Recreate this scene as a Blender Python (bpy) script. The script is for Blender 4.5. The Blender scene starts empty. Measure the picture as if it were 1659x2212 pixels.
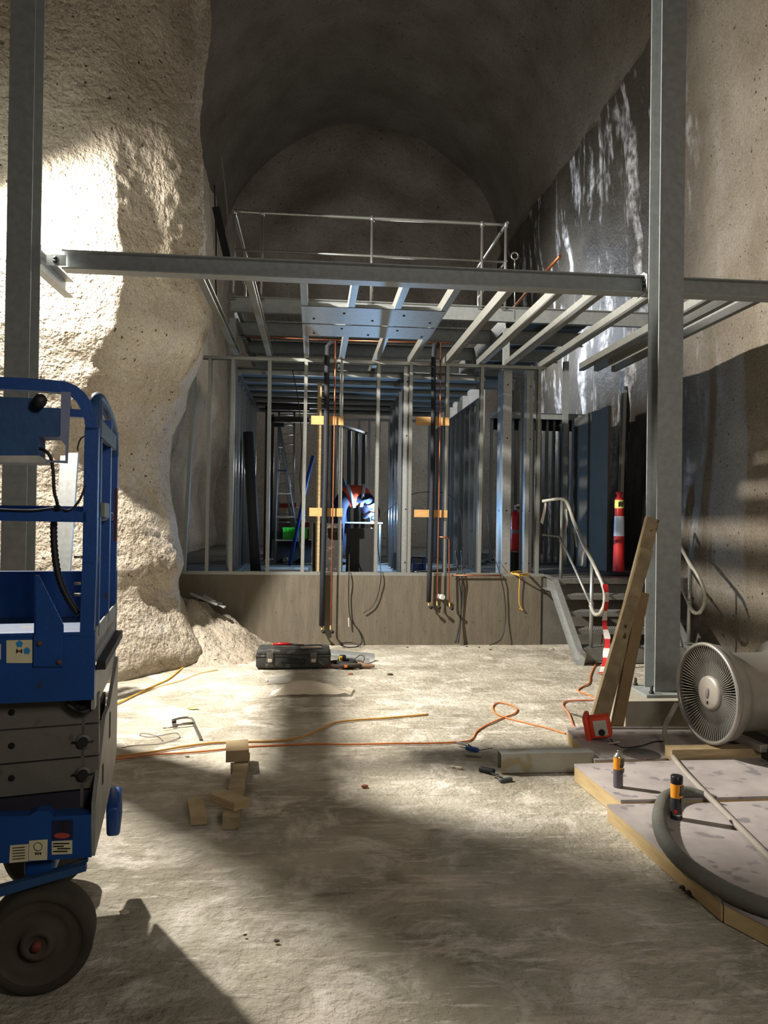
import bpy, math, random
from mathutils import Vector, Matrix, noise
random.seed(7)
C = bpy.context.scene.collection
V = Vector
# ------------------------------------------------------------------ camera
F, CX, CY, EYE = 1660., 829.5, 1106., 1.6
YAW = math.atan(152.3/F); PITCH = math.atan(14.1/F); ROLL = math.radians(.8)
RC = Matrix.Rotation(-YAW, 3, 'Z') @ Matrix.Rotation(math.pi/2+PITCH, 3, 'X') @ Matrix.Rotation(ROLL, 3, 'Z')
cam_d = bpy.data.cameras.new('camera'); cam = bpy.data.objects.new('camera', cam_d); C.objects.link(cam)
cam.matrix_world = Matrix.Translation((0, 0, EYE)) @ RC.to_4x4()
cam_d.sensor_fit = 'VERTICAL'; cam_d.sensor_height = 24; cam_d.lens = F*24/2212; cam_d.clip_start = .05
bpy.context.scene.camera = cam
def P(px, py, Y=None, z=None, X=None):
    w = RC @ V(((px-CX)/F, -(py-CY)/F, -1))
    t = Y/w.y if Y is not None else ((z-EYE)/w.z if z is not None else X/w.x)
    return V((w.x*t, w.y*t, EYE+w.z*t))
# ------------------------------------------------------------------ materials
MATS = {}
def srgb(r, g, b):
    f = lambda c: (c/255/12.92) if c/255 <= .04045 else ((c/255+.055)/1.055)**2.4
    return (f(r), f(g), f(b), 1)
def mat(name, col, rough=.6, metal=0, var=.12, scale=6, bump=0, bscale=40, col2=None, detail=6, stretch=(1,1,1), spec=.5, alpha=1, trans=0, emit=None, estr=0, lo=.35, hi=.65, spots=None, spot_scale=30, spot_th=.12, rvar=0):
    if name in MATS: return MATS[name]
    m = bpy.data.materials.new(name); m.use_nodes = True; MATS[name] = m
    nt = m.node_tree; N = nt.nodes; L = nt.links; b = N['Principled BSDF']
    c = srgb(*col)
    tc = N.new('ShaderNodeTexCoord'); mp = N.new('ShaderNodeMapping'); L.new(tc.outputs['Object'], mp.inputs['Vector'])
    mp.inputs['Scale'].default_value = stretch
    nz = N.new('ShaderNodeTexNoise'); nz.inputs['Scale'].default_value = scale; nz.inputs['Detail'].default_value = detail; nz.inputs['Roughness'].default_value = .6
    L.new(mp.outputs[0], nz.inputs['Vector'])
    rp = N.new('ShaderNodeValToRGB'); L.new(nz.outputs['Fac'], rp.inputs[0])
    if col2 is not None: c2 = srgb(*col2)
    else: c2 = tuple(min(1, k*(1+var)) for k in c[:3])+(1,); c = tuple(k*(1-var) for k in c[:3])+(1,)
    rp.color_ramp.elements[0].position = lo; rp.color_ramp.elements[0].color = c
    rp.color_ramp.elements[1].position = hi; rp.color_ramp.elements[1].color = c2
    out = rp.outputs[0]
    if spots is not None:
        n2 = N.new('ShaderNodeTexNoise'); n2.inputs['Scale'].default_value = spot_scale; n2.inputs['Detail'].default_value = 2
        L.new(tc.outputs['Object'], n2.inputs['Vector'])
        mr = N.new('ShaderNodeMapRange'); mr.inputs[1].default_value = spot_th; mr.inputs[2].default_value = spot_th-.05
        L.new(n2.outputs['Fac'], mr.inputs[0])
        mx = N.new('ShaderNodeMix'); mx.data_type = 'RGBA'; L.new(mr.outputs[0], mx.inputs[0]); L.new(out, mx.inputs[6]); mx.inputs[7].default_value = srgb(*spots)
        out = mx.outputs[2]
    L.new(out, b.inputs['Base Color'])
    b.inputs['Roughness'].default_value = rough; b.inputs['Metallic'].default_value = metal
    b.inputs['Specular IOR Level'].default_value = spec
    if rvar:
        mr = N.new('ShaderNodeMapRange'); mr.inputs[3].default_value = rough-rvar; mr.inputs[4].default_value = rough+rvar
        mr.inputs[1].default_value = .3; mr.inputs[2].default_value = .7
        L.new(nz.outputs['Fac'], mr.inputs[0]); L.new(mr.outputs[0], b.inputs['Roughness'])
    if bump:
        n3 = N.new('ShaderNodeTexNoise'); n3.inputs['Scale'].default_value = bscale; n3.inputs['Detail'].default_value = 4
        L.new(mp.outputs[0], n3.inputs['Vector'])
        bp = N.new('ShaderNodeBump'); bp.inputs['Strength'].default_value = 1; bp.inputs['Distance'].default_value = bump
        L.new(n3.outputs['Fac'], bp.inputs['Height']); L.new(bp.outputs[0], b.inputs['Normal'])
    if alpha < 1: b.inputs['Alpha'].default_value = alpha
    if trans: b.inputs['Transmission Weight'].default_value = trans
    if emit: b.inputs['Emission Color'].default_value = srgb(*emit); b.inputs['Emission Strength'].default_value = estr
    return m

def shotcrete(name, streaks=False, dark=1.0, bump=.03):
    m = bpy.data.materials.new(name); m.use_nodes = True
    nt = m.node_tree; N = nt.nodes; L = nt.links; b = N['Principled BSDF']
    g = N.new('ShaderNodeNewGeometry')
    def nz(scale, detail=5, vec=None, rough=.6):
        n = N.new('ShaderNodeTexNoise'); n.inputs['Scale'].default_value = scale; n.inputs['Detail'].default_value = detail; n.inputs['Roughness'].default_value = rough
        L.new(vec or g.outputs['Position'], n.inputs['Vector']); return n.outputs['Fac']
    def ramp(v, p0, c0, p1, c1):
        r = N.new('ShaderNodeValToRGB'); L.new(v, r.inputs[0]); e = r.color_ramp.elements
        e[0].position = p0; e[0].color = c0; e[1].position = p1; e[1].color = c1; return r.outputs[0]
    def mix(f, a, c2):
        x = N.new('ShaderNodeMix'); x.data_type = 'RGBA'; L.new(f, x.inputs[0]); L.new(a, x.inputs[6])
        if isinstance(c2, tuple): x.inputs[7].default_value = c2
        else: L.new(c2, x.inputs[7])
        return x.outputs[2]
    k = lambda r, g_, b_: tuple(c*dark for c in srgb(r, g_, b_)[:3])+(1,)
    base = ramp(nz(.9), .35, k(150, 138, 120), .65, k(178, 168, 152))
    fine = ramp(nz(45, 3), .3, (.25, .25, .25, 1), .62, (.75, .75, .75, 1))
    x = N.new('ShaderNodeMix'); x.data_type = 'RGBA'; x.blend_type = 'SOFT_LIGHT'; x.inputs[0].default_value = .6
    L.new(base, x.inputs[6]); L.new(fine, x.inputs[7]); base = x.outputs[2]
    pits = ramp(nz(19, 1), .26, (1, 1, 1, 1), .29, (0, 0, 0, 1))
    base = mix(pits, base, k(70, 58, 48))
    rgh = None
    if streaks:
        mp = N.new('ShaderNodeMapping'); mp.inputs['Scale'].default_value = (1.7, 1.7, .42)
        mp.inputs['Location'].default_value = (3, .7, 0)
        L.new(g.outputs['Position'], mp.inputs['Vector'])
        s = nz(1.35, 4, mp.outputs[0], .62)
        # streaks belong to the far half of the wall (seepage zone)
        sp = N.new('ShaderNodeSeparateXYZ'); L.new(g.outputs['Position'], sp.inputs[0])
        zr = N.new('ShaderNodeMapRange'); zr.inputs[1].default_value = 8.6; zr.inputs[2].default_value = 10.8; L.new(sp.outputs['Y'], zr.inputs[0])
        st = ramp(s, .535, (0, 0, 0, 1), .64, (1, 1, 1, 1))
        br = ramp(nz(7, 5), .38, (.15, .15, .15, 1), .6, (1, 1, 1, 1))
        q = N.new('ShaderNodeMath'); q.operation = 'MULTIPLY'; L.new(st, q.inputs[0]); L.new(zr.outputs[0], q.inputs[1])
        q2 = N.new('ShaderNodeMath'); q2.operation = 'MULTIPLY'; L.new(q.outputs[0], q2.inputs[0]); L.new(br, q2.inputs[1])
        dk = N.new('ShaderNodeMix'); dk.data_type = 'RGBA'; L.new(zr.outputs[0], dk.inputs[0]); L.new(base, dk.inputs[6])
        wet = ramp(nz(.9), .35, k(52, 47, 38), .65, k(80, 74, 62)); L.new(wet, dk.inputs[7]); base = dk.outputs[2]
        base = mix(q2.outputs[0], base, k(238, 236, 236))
    L.new(base, b.inputs['Base Color'])
    b.inputs['Roughness'].default_value = .62
    if not streaks:
        mr = N.new('ShaderNodeMapRange'); mr.inputs[3].default_value = .42; mr.inputs[4].default_value = .75
        L.new(nz(1.6), mr.inputs[0]); L.new(mr.outputs[0], b.inputs['Roughness'])
    b.inputs['Specular IOR Level'].default_value = .4
    a1 = nz(22, 4); 
    bp = N.new('ShaderNodeBump'); bp.inputs['Distance'].default_value = bump; bp.inputs['Strength'].default_value = 1; L.new(a1, bp.inputs['Height'])
    bp2 = N.new('ShaderNodeBump'); bp2.inputs['Distance'].default_value = bump*1.5; bp2.inputs['Strength'].default_value = 1; L.new(nz(7, 3), bp2.inputs['Height']); L.new(bp.outputs[0], bp2.inputs['Normal'])
    L.new(bp2.outputs[0], b.inputs['Normal'])
    return m

def floor_mat():
    m = bpy.data.materials.new('dusty_floor'); m.use_nodes = True
    nt = m.node_tree; N = nt.nodes; L = nt.links; b = N['Principled BSDF']
    g = N.new('ShaderNodeNewGeometry')
    def nz(scale, detail=6, st=None, rough=.62, dist=0):
        n = N.new('ShaderNodeTexNoise'); n.inputs['Scale'].default_value = scale; n.inputs['Detail'].default_value = detail; n.inputs['Roughness'].default_value = rough; n.inputs['Distortion'].default_value = dist
        if st:
            mp = N.new('ShaderNodeMapping'); mp.inputs['Scale'].default_value = st[:3]; mp.inputs['Rotation'].default_value = (0, 0, st[3]); L.new(g.outputs['Position'], mp.inputs[0]); L.new(mp.outputs[0], n.inputs['Vector'])
        else: L.new(g.outputs['Position'], n.inputs['Vector'])
        return n.outputs['Fac']
    def ramp(v, p0, c0, p1, c1):
        r = N.new('ShaderNodeValToRGB'); L.new(v, r.inputs[0]); e = r.color_ramp.elements
        e[0].position = p0; e[0].color = c0; e[1].position = p1; e[1].color = c1; return r.outputs[0]
    def mix(f, a, c2, k=1.):
        q = N.new('ShaderNodeMath'); q.operation = 'MULTIPLY'; L.new(f, q.inputs[0]); q.inputs[1].default_value = k
        x = N.new('ShaderNodeMix'); x.data_type = 'RGBA'; L.new(q.outputs[0], x.inputs[0]); L.new(a, x.inputs[6]); x.inputs[7].default_value = c2; return x.outputs[2]
    W, B = (1, 1, 1, 1), (0, 0, 0, 1)
    c = ramp(nz(1.3), .38, srgb(146, 139, 122), .62, srgb(184, 177, 160))
    c = mix(ramp(nz(3.1, 8, None, .7, .6), .50, B, .66, W), c, srgb(222, 214, 202), .85)      # pale dust drifts
    c = mix(ramp(nz(2.2, 8, (.5, 2.6, 1, .5), .7), .56, B, .63, W), c, srgb(214, 203, 188), .55)    # scraped streaks
    c = mix(ramp(nz(9, 8, (.35, 2.6, 1, .25), .75), .57, B, .62, W), c, srgb(224, 216, 204), .55)
    c = mix(ramp(nz(11, 8, (.35, 2.6, 1, -.6), .75), .60, B, .64, W), c, srgb(104, 96, 80), .45)
    c = mix(ramp(nz(5.5, 7, (.6, 2.4, 1, -.35), .7), .60, B, .66, W), c, srgb(218, 208, 196), .6)
    c = mix(ramp(nz(4.3, 6, (.7, 2., 1, .1)), .30, W, .42, B), c, srgb(96, 86, 68), .5)
    c = mix(ramp(nz(60, 3), .66, B, .72, W), c, srgb(90, 80, 66), .6)
    L.new(c, b.inputs['Base Color']); b.inputs['Roughness'].default_value = .85; b.inputs['Specular IOR Level'].default_value = .25
    bp = N.new('ShaderNodeBump'); bp.inputs['Distance'].default_value = .022; L.new(nz(26, 6), bp.inputs['Height'])
    bp2 = N.new('ShaderNodeBump'); bp2.inputs['Distance'].default_value = .03; L.new(nz(4, 5), bp2.inputs['Height']); L.new(bp.outputs[0], bp2.inputs['Normal'])
    L.new(bp2.outputs[0], b.inputs['Normal'])
    return m

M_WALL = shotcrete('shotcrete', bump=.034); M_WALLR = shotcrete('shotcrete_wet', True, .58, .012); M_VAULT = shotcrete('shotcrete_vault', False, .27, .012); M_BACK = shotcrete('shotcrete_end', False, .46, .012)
M_FLOOR = floor_mat()
GALV = mat('galvanised_steel', (152, 156, 155), .5, .28, .10, 18, .0006, 90)
GALVB = mat('bright_galvanised_steel', (172, 174, 172), .38, .7, .10, 26)
STUD = mat('steel_stud', (148, 150, 144), .42, .6, .08, 40)
CONC = mat('cast_concrete', (98, 90, 76), .8, 0, .14, 5, .004, 30, stretch=(3, 3, .5), spots=(86, 76, 62), spot_scale=16, spot_th=.36)
# ------------------------------------------------------------------ mesh builder
OFF = {}
class MB:
    def __init__(s): s.v = []; s.f = []; s.sm = []
    def add(s, vs, fs, smooth=False):
        n = len(s.v); s.v += [V(p) for p in vs]; s.f += [tuple(i+n for i in f) for f in fs]; s.sm += [smooth]*len(fs); return s
    def box(s, x0, x1, y0, y1, z0, z1):
        return s.add([(x, y, z) for x in (x0, x1) for y in (y0, y1) for z in (z0, z1)], [(0,1,3,2),(4,6,7,5),(0,4,5,1),(2,3,7,6),(0,2,6,4),(1,5,7,3)])
    def rbox(s, c, size, R=None, bev=0):
        hx, hy, hz = [k/2 for k in size]; R = R or Matrix.Identity(3); c = V(c)
        if bev <= 0:
            return s.add([c+R@V((x, y, z)) for x in (-hx, hx) for y in (-hy, hy) for z in (-hz, hz)], [(0,1,3,2),(4,6,7,5),(0,4,5,1),(2,3,7,6),(0,2,6,4),(1,5,7,3)])
        import bmesh
        bm = bmesh.new(); bmesh.ops.create_cube(bm, size=1)
        for v in bm.verts: v.co = V((v.co.x*size[0], v.co.y*size[1], v.co.z*size[2]))
        bmesh.ops.bevel(bm, geom=bm.edges[:], offset=bev, segments=3, affect='EDGES', profile=.5)
        bm.verts.index_update()
        s.add([c+R@v.co for v in bm.verts], [tuple(v.index for v in f.verts) for f in bm.faces], True); bm.free(); return s
    def ext(s, prof, p0, p1, up=(0, 0, 1), closed=True, smooth=False):
        """extrude a 2-D outline (side, up) from p0 to p1; a plain list is a filled outline"""
        p0, p1 = V(p0), V(p1); d = (p1-p0).normalized(); up = V(up); sd = d.cross(up).normalized(); up = sd.cross(d).normalized()
        n = len(prof); vs = [p+sd*a+up*b for p in (p0, p1) for a, b in prof]
        fs = [(i, (i+1) % n, n+(i+1) % n, n+i) for i in range(n)]
        k = len(s.v); s.add(vs, fs, smooth)
        s.f += [tuple(range(k+n-1, k-1, -1)), tuple(range(k+n, k+2*n))]; s.sm += [False, False]; return s
    def tube(s, pts, r, n=8, cap=True):
        pts = [V(p) for p in pts]; rr = r if isinstance(r, (list, tuple)) else [r]*len(pts)
        if len(rr) != len(pts): rr = [rr[min(len(rr)-1, int(i*len(rr)/len(pts)))] for i in range(len(pts))]
        u = None; k = len(s.v); m = len(pts); vs = []
        for i, p in enumerate(pts):
            t = (pts[min(i+1, m-1)]-pts[max(i-1, 0)]).normalized()
            if u is None: u = t.orthogonal().normalized()
            u = (u-t*u.dot(t)); u = u.normalized() if u.length > 1e-6 else t.orthogonal().normalized()
            w = t.cross(u)
            vs += [p+(u*math.cos(a)+w*math.sin(a))*rr[i] for a in [2*math.pi*j/n for j in range(n)]]
        fs = [(i*n+j, i*n+(j+1) % n, (i+1)*n+(j+1) % n, (i+1)*n+j) for i in range(m-1) for j in range(n)]
        s.add(vs, fs, True)
        if cap: s.f += [tuple(range(k+n-1, k-1, -1)), tuple(range(k+(m-1)*n, k+m*n))]; s.sm += [False, False]
        return s
    def cyl(s, p0, p1, r, n=14): return s.tube([p0, p1], r, n)
    def lathe(s, prof, o, ax=(0, 0, 1), n=28, cap=False):
        """prof: (radius, along) pairs round axis ax from o"""
        o = V(o); ax = V(ax).normalized(); u = ax.orthogonal().normalized(); w = ax.cross(u)
        vs = [o+ax*h+(u*math.cos(a)+w*math.sin(a))*r for r, h in prof for a in [2*math.pi*j/n for j in range(n)]]
        fs = [(i*n+j, i*n+(j+1) % n, (i+1)*n+(j+1) % n, (i+1)*n+j) for i in range(len(prof)-1) for j in range(n)]
        k = len(s.v); s.add(vs, fs, True)
        if cap: s.f += [tuple(range(k+n-1, k-1, -1)), tuple(range(k+(len(prof)-1)*n, k+len(prof)*n))]; s.sm += [False, False]
        return s
    def plate(s, pts, t, nrm):
        """flat outline pts (3-D, planar) thickened by t along nrm"""
        pts = [V(p) for p in pts]; nrm = V(nrm).normalized()*t; n = len(pts)
        return s.add(pts+[p+nrm for p in pts], [(i, (i+1) % n, n+(i+1) % n, n+i) for i in range(n)]+[tuple(range(n-1, -1, -1)), tuple(range(n, 2*n))])
    def build(s, name, m, parent=None, local=False, label=None, cat=None, group=None, kind=None, origin=None):
        if local: off = V((0, 0, 0))
        elif parent is not None: off = OFF.get(parent.name, V((0, 0, 0)))
        elif origin is not None: off = V(origin)
        else:
            xs = [p.x for p in s.v]; ys = [p.y for p in s.v]; off = V(((min(xs)+max(xs))/2, (min(ys)+max(ys))/2, min(p.z for p in s.v)))
        me = bpy.data.meshes.new(name); me.from_pydata([p-off for p in s.v], [], s.f); me.materials.append(m)
        me.polygons.foreach_set('use_smooth', s.sm); me.update()
        import bmesh
        bm = bmesh.new(); bm.from_mesh(me); bmesh.ops.recalc_face_normals(bm, faces=bm.faces); bm.to_mesh(me); bm.free()
        o = bpy.data.objects.new(name, me); C.objects.link(o)
        if parent is not None: o.parent = parent
        else: o.location = off
        OFF[o.name] = off
        return tag(o, label, cat, group, kind)
def tag(o, label=None, cat=None, group=None, kind=None):
    for k, v in (('label', label), ('category', cat), ('group', group), ('kind', kind)):
        if v: o[k] = v
    return o
def empty(name, loc, label, cat, group=None, rz=0):
    o = bpy.data.objects.new(name, None); C.objects.link(o); o.location = loc; o.rotation_euler.z = rz; o.empty_display_size = .1
    OFF[o.name] = V(loc); return tag(o, label, cat, group)
def copy_tree(o, loc=None, label=None, parent=None):
    c = o.copy(); C.objects.link(c)
    if parent is not None: c.parent = parent
    if loc is not None: c.location = loc
    if label: c['label'] = label
    for ch in o.children: copy_tree(ch, None, None, c)
    return c
def spline(pts, n=8):
    pts = [V(p) for p in pts]; out = []
    for i in range(len(pts)-1):
        a, b, c, d = pts[max(i-1, 0)], pts[i], pts[i+1], pts[min(i+2, len(pts)-1)]
        for k in range(n):
            t = k/n; out.append(.5*((2*b)+(c-a)*t+(2*a-5*b+4*c-d)*t*t+(3*b-a-3*c+d)*t**3))
    return out+[pts[-1]]
def cprof(w, h, t=.004, lip=0, flip=1):
    """C section: web at side 0, flanges reach to side w*flip; h high centred"""
    a = [(0, -h/2), (w, -h/2)]
    if lip: a += [(w, -h/2+lip), (w-t, -h/2+lip)]
    a += [(w if not lip else w-t, -h/2+t), (t, -h/2+t), (t, h/2-t), (w if not lip else w-t, h/2-t)]
    if lip: a += [(w-t, h/2-lip), (w, h/2-lip)]
    a += [(w, h/2), (0, h/2)]
    return [(x*flip, y) for x, y in a]
def iprof(w, h, tf=.011, tw=.007):
    return [(-w/2, -h/2), (w/2, -h/2), (w/2, -h/2+tf), (tw/2, -h/2+tf), (tw/2, h/2-tf), (w/2, h/2-tf), (w/2, h/2), (-w/2, h/2), (-w/2, h/2-tf), (-tw/2, h/2-tf), (-tw/2, -h/2+tf), (-w/2, -h/2+tf)]
def lerp_tab(t, x):
    if x <= t[0][0]: return t[0][1]
    for (a, b), (c, d) in zip(t, t[1:]):
        if x <= c:
            k = (x-a)/(c-a); k = k*k*(3-2*k); return b+(d-b)*k
    return t[-1][1]
def lin_tab(t, x):
    if x <= t[0][0]: return t[0][1]
    for (a, b), (c, d) in zip(t, t[1:]):
        if x <= c: return b+(d-b)*(x-a)/(c-a)
    return t[-1][1]
def grid(name, us, vs, fn, m, kind='structure'):
    b = MB(); nu, nv = len(us), len(vs)
    b.add([fn(u, v) for u in us for v in vs], [(i*nv+j, (i+1)*nv+j, (i+1)*nv+j+1, i*nv+j+1) for i in range(nu-1) for j in range(nv-1)], True)
    me = bpy.data.meshes.new(name); me.from_pydata(b.v, [], b.f); me.materials.append(m); me.polygons.foreach_set('use_smooth', b.sm)
    o = bpy.data.objects.new(name, me); C.objects.link(o); o['kind'] = kind; return o
def rng(a, b, step):
    n = max(1, round((b-a)/step)); return [a+(b-a)*i/n for i in range(n+1)]
# ------------------------------------------------------------------ the cavern
SY, SZ = 9.705, .875            # front face and top of the raised slab
crest = [(0, -1.46), (.43, -1.51), (.8, -1.57), (1.06, -1.52), (1.42, -1.60), (1.94, -1.67), (2.45, -1.63), (2.97, -1.49), (3.44, -1.35), (3.96, -1.26), (4.5, -1.24), (5.3, -1.27), (6.1, -1.30), (7.4, -1.26), (9, -1.3)]
crest = [(z, x+.03-(.09 if z > 4.2 else 0)) for z, x in crest]
prof = [(-1, -2.9), (3, -2.8), (5, -2.6), (6.2, -2.5), (7.0, -1.70), (7.6, -.64), (8.1, -.27), (8.6, 0), (9.1, .0), (9.5, -.35), (10., -.85), (20.5, -.95)]
def left_x(Y, z):
    x = lerp_tab(crest, z)*(1 if 7 < Y < 9.6 else 1)+lin_tab(prof, Y)
    w = max(0, 1-abs(Y-8.2)/2.2)
    x += .11*noise.noise(V((Y*.9, z*.55, 3.1)))*(.35+w)
    x += .045*noise.noise(V((Y*2.2, z*1.6, 9)))
    x -= .20*math.exp(-((z-2.0)/.85)**2)*math.exp(-((Y-7.7)/.6)**2)
    x += .32*math.exp(-((z-.1)/.38)**2)*math.exp(-((Y-8.0)/1.3)**2)*.9
    x += .018*noise.noise(V((Y*9, z*9, 1)))+.010*noise.noise(V((Y*23, z*23, 5)))
    return x
grid('wall_left', rng(-1, 6.2, .18)+rng(6.25, 9.9, .03)+rng(10, 20.6, .15), rng(-.05, 5.6, .035)+rng(5.7, 8.6, .09), lambda Y, z: V((left_x(Y, z), Y, z)), M_WALL)
def right_x(Y, z):
    return 4.95+.1*noise.noise(V((Y*.5, z*.5, 7)))+.10*noise.noise(V((Y*1.3, z*.45, 2)))*(1 if Y > 8 else .5)+.02*noise.noise(V((Y*6, z*3, 4)))-.18*max(0, z-6)/2
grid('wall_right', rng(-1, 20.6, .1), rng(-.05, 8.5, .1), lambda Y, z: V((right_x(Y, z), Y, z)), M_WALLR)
def vault(Y, a):
    x0 = left_x(Y, 8.4)-.1; x1 = 4.85; cx = (x0+x1)/2; rx = (x1-x0)/2
    r = 1+.03*noise.noise(V((Y*.7, a*2, 11)))
    return V((cx-rx*r*math.cos(a), Y, 8.3+3.4*r*math.sin(a)))
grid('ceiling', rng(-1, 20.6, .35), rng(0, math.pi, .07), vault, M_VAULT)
def back(x, z):
    d = math.hypot(x-1.3, (z-7.2))
    return V((x, 20.2+.05*math.sin(d*4.2+1.5*noise.noise(V((x*.5, z*.5, 1))))*(1 if z > 4 else .3)+.25*noise.noise(V((x*.6, z*.6, 8)))-.12*(z-4)*(z > 4)*.6, z))
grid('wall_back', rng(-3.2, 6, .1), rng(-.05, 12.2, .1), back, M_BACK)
def fl(x, y):
    z = .010*noise.noise(V((x*1.5, y*1.5, 0)))+.004*noise.noise(V((x*6, y*6, 3)))
    return V((x, y, min(z, .004)-.004))
grid('floor', rng(-6, 6, .08), rng(-1, 10.2, .08), fl, M_FLOOR)
# spoil heap at the foot of the left wall, running up against the slab
def heap(x, y):
    u = (x+1.45)/.95; w = (y-9.25)/.75
    h = .62*math.exp(-(max(0, u)**1.7)*2.0)*math.exp(-abs(min(0, w))**2*1.6)
    h *= 1+.5*noise.noise(V((x*3, y*3, 2)))
    h -= .8*max(0, min(1, (-1.75-x)/.3))
    return V((x, y, h-.05+.03*noise.noise(V((x*11, y*11, 5)))))
hp = grid('rubble_heap', rng(-2.3, .25, .035), rng(8.0, SY-.004, .035), heap, M_WALL, 'stuff')
tag(hp, 'grey heap of sprayed concrete rubble in the corner where left wall meets the slab', 'rubble', None, 'stuff')
b = MB().box(-2.9, 2.94, SY, SY+.25, -.05, SZ); b.build('wall_plinth', CONC, kind='structure')
b = MB().box(-2.9, 5.2, SY+.25, 20.3, SZ-.2, SZ-.002).box(2.94, 5.2, SY+.02, SY+.25, -.05, SZ-.002); b.build('floor_raised', mat('slab', (92, 88, 80), .8, 0, .2, 3, .003, 20), kind='structure')
# ================================================================== primary steel
Z = V((0, 0, 1))
DARK = mat('black_rubber', (26, 26, 28), .7, 0, .2, 20)
BOLT = mat('dark_bolt', (60, 58, 54), .5, .7)
COPPER = mat('copper', (176, 108, 76), .38, .85, .12, 30)
BRASS = mat('brass', (190, 160, 90), .35, .8)
WOOD = mat('pine', (150, 130, 96), .75, 0, .1, 6, .0015, 30, col2=(178, 156, 118), stretch=(1, 1, 8))
WOODG = mat('weathered_pine', (128, 112, 84), .8, 0, .1, 7, .002, 30, col2=(160, 142, 110), stretch=(1, 6, 1), spots=(70, 54, 40), spot_scale=9, spot_th=.33)
YF, YB = 5.8, 6.0
def column(x0, x1, zb, label):
    t = empty('steel_column', ((x0+x1)/2, (YF+YB)/2, zb), label, 'column', 'galvanised columns either side of the work bay')
    cx, cy = (x0+x1)/2, (YF+YB)/2
    MB().ext(iprof(x1-x0, YB-YF, .012, .009), (cx, cy, zb+.022), (cx, cy, 7.6), up=(0, 1, 0)).build('shaft', GALV, t)
    MB().box(cx-.21, cx+.2, cy-.2, cy+.2, zb+.002, zb+.022).build('base_plate', GALV, t)
    for dx in (-.15, .15):
        for dy in (-.15, .15):
            o = MB().lathe([(.0, .0), (.019, 0), (.019, .018), (.011, .018), (.011, .06), (0, .06)], (cx+dx, cy+dy, zb+.022), n=6).build('anchor_bolt', BOLT, t)
    return t
rx0 = P(1418, 1200, Y=YF).x; rx1 = P(1471, 1200, Y=YF).x
lx0 = P(12, 600, Y=YF).x; lx1 = P(66, 600, Y=YF).x
column(rx0, rx1, .25, 'tall galvanised steel column on a concrete plinth beside the duct fan')
column(lx0, lx1, .25, 'tall galvanised steel column behind the blue scissor lift')
PED = mat('pedestal_concrete', (150, 144, 130), .85, 0, .1, 6, .003, 25)
b = MB().box(2.36, 3.16, 5.60, 6.25, -.02, .25); b.build('concrete_plinth', PED, None, label='square concrete plinth under the column beside the duct fan', cat='plinth')
b = MB().box(lx0-.25, lx1+.25, 5.60, 6.2, -.02, .25); b.build('concrete_plinth', PED, None, label='concrete plinth of the column hidden behind the scissor lift', cat='plinth')
# primary beam between the columns
bz1 = P(135, 541, Y=5.84).z; bz0 = P(135, 598, Y=5.84).z
BY = 6.15
zt, zb_ = (P(135, 541, Y=BY-.065).z+P(1395, 592, Y=BY-.065).z)/2, (P(135, 586, Y=BY-.065).z+P(1395, 626, Y=BY-.065).z)/2
t = empty('primary_beam', (.3, BY, zb_), 'long galvanised beam spanning between the two columns', 'beam')
bx0 = P(133, 570, Y=BY-.06).x; bx1 = P(1391, 610, Y=BY-.06).x
MB().ext(iprof(.13, zt-zb_, .010, .008), (bx0, BY, (zt+zb_)/2), (bx1, BY, (zt+zb_)/2)).build('beam_section', GALV, t)
c = MB().box(lx1+.0, bx0+.02, BY-.030, BY-.018, zb_+.03, zt-.03).build('end_cleat', GALV, t)
for z in (zb_+.06, zt-.06): MB().lathe([(0, 0), (.016, 0), (.016, .014), (0, .014)], (bx0-.055, BY-.030, z), (0, -1, 0), 6).build('bolt', BOLT, c)
c = MB().plate([(bx1+.002, 6.03, zb_-.005), (bx1+.002, 6.03, zt-.01), (bx1+.002, 6.10, zt+.03), (bx1+.002, 6.24, zt+.03), (bx1+.002, 6.24, zb_-.005)], .009, (1, 0, 0)).build('end_plate', GALV, t)
for z in (zb_+.05, zt-.05): MB().lathe([(0, 0), (.014, 0), (.014, .014), (0, .014)], (bx1+.002, 6.07, z), (-1, 0, 0), 6).build('bolt', BOLT, c)
t = empty('side_beam', (3.9, BY, zb_), 'short galvanised beam running from the column into the right wall', 'beam')
MB().ext(iprof(.13, zt-zb_, .010, .008), (bx1+.03, BY, (zt+zb_)/2), (4.97, BY, (zt+zb_)/2)).build('beam_section', GALV, t)
t = empty('return_beam', (-2.05, 6.3, zb_), 'short galvanised channel running back from the left column along the bright wall', 'beam')
MB().ext(cprof(.075, zt-zb_, .008), (-2.19, 6.005, (zt+zb_)/2), (-2.19, 6.92, (zt+zb_)/2)).build('channel', GALV, t)
MB().box(lx1-.12, lx1-.0, 6.001, 6.012, zb_, zt).build('end_plate', GALV, t)
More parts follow.
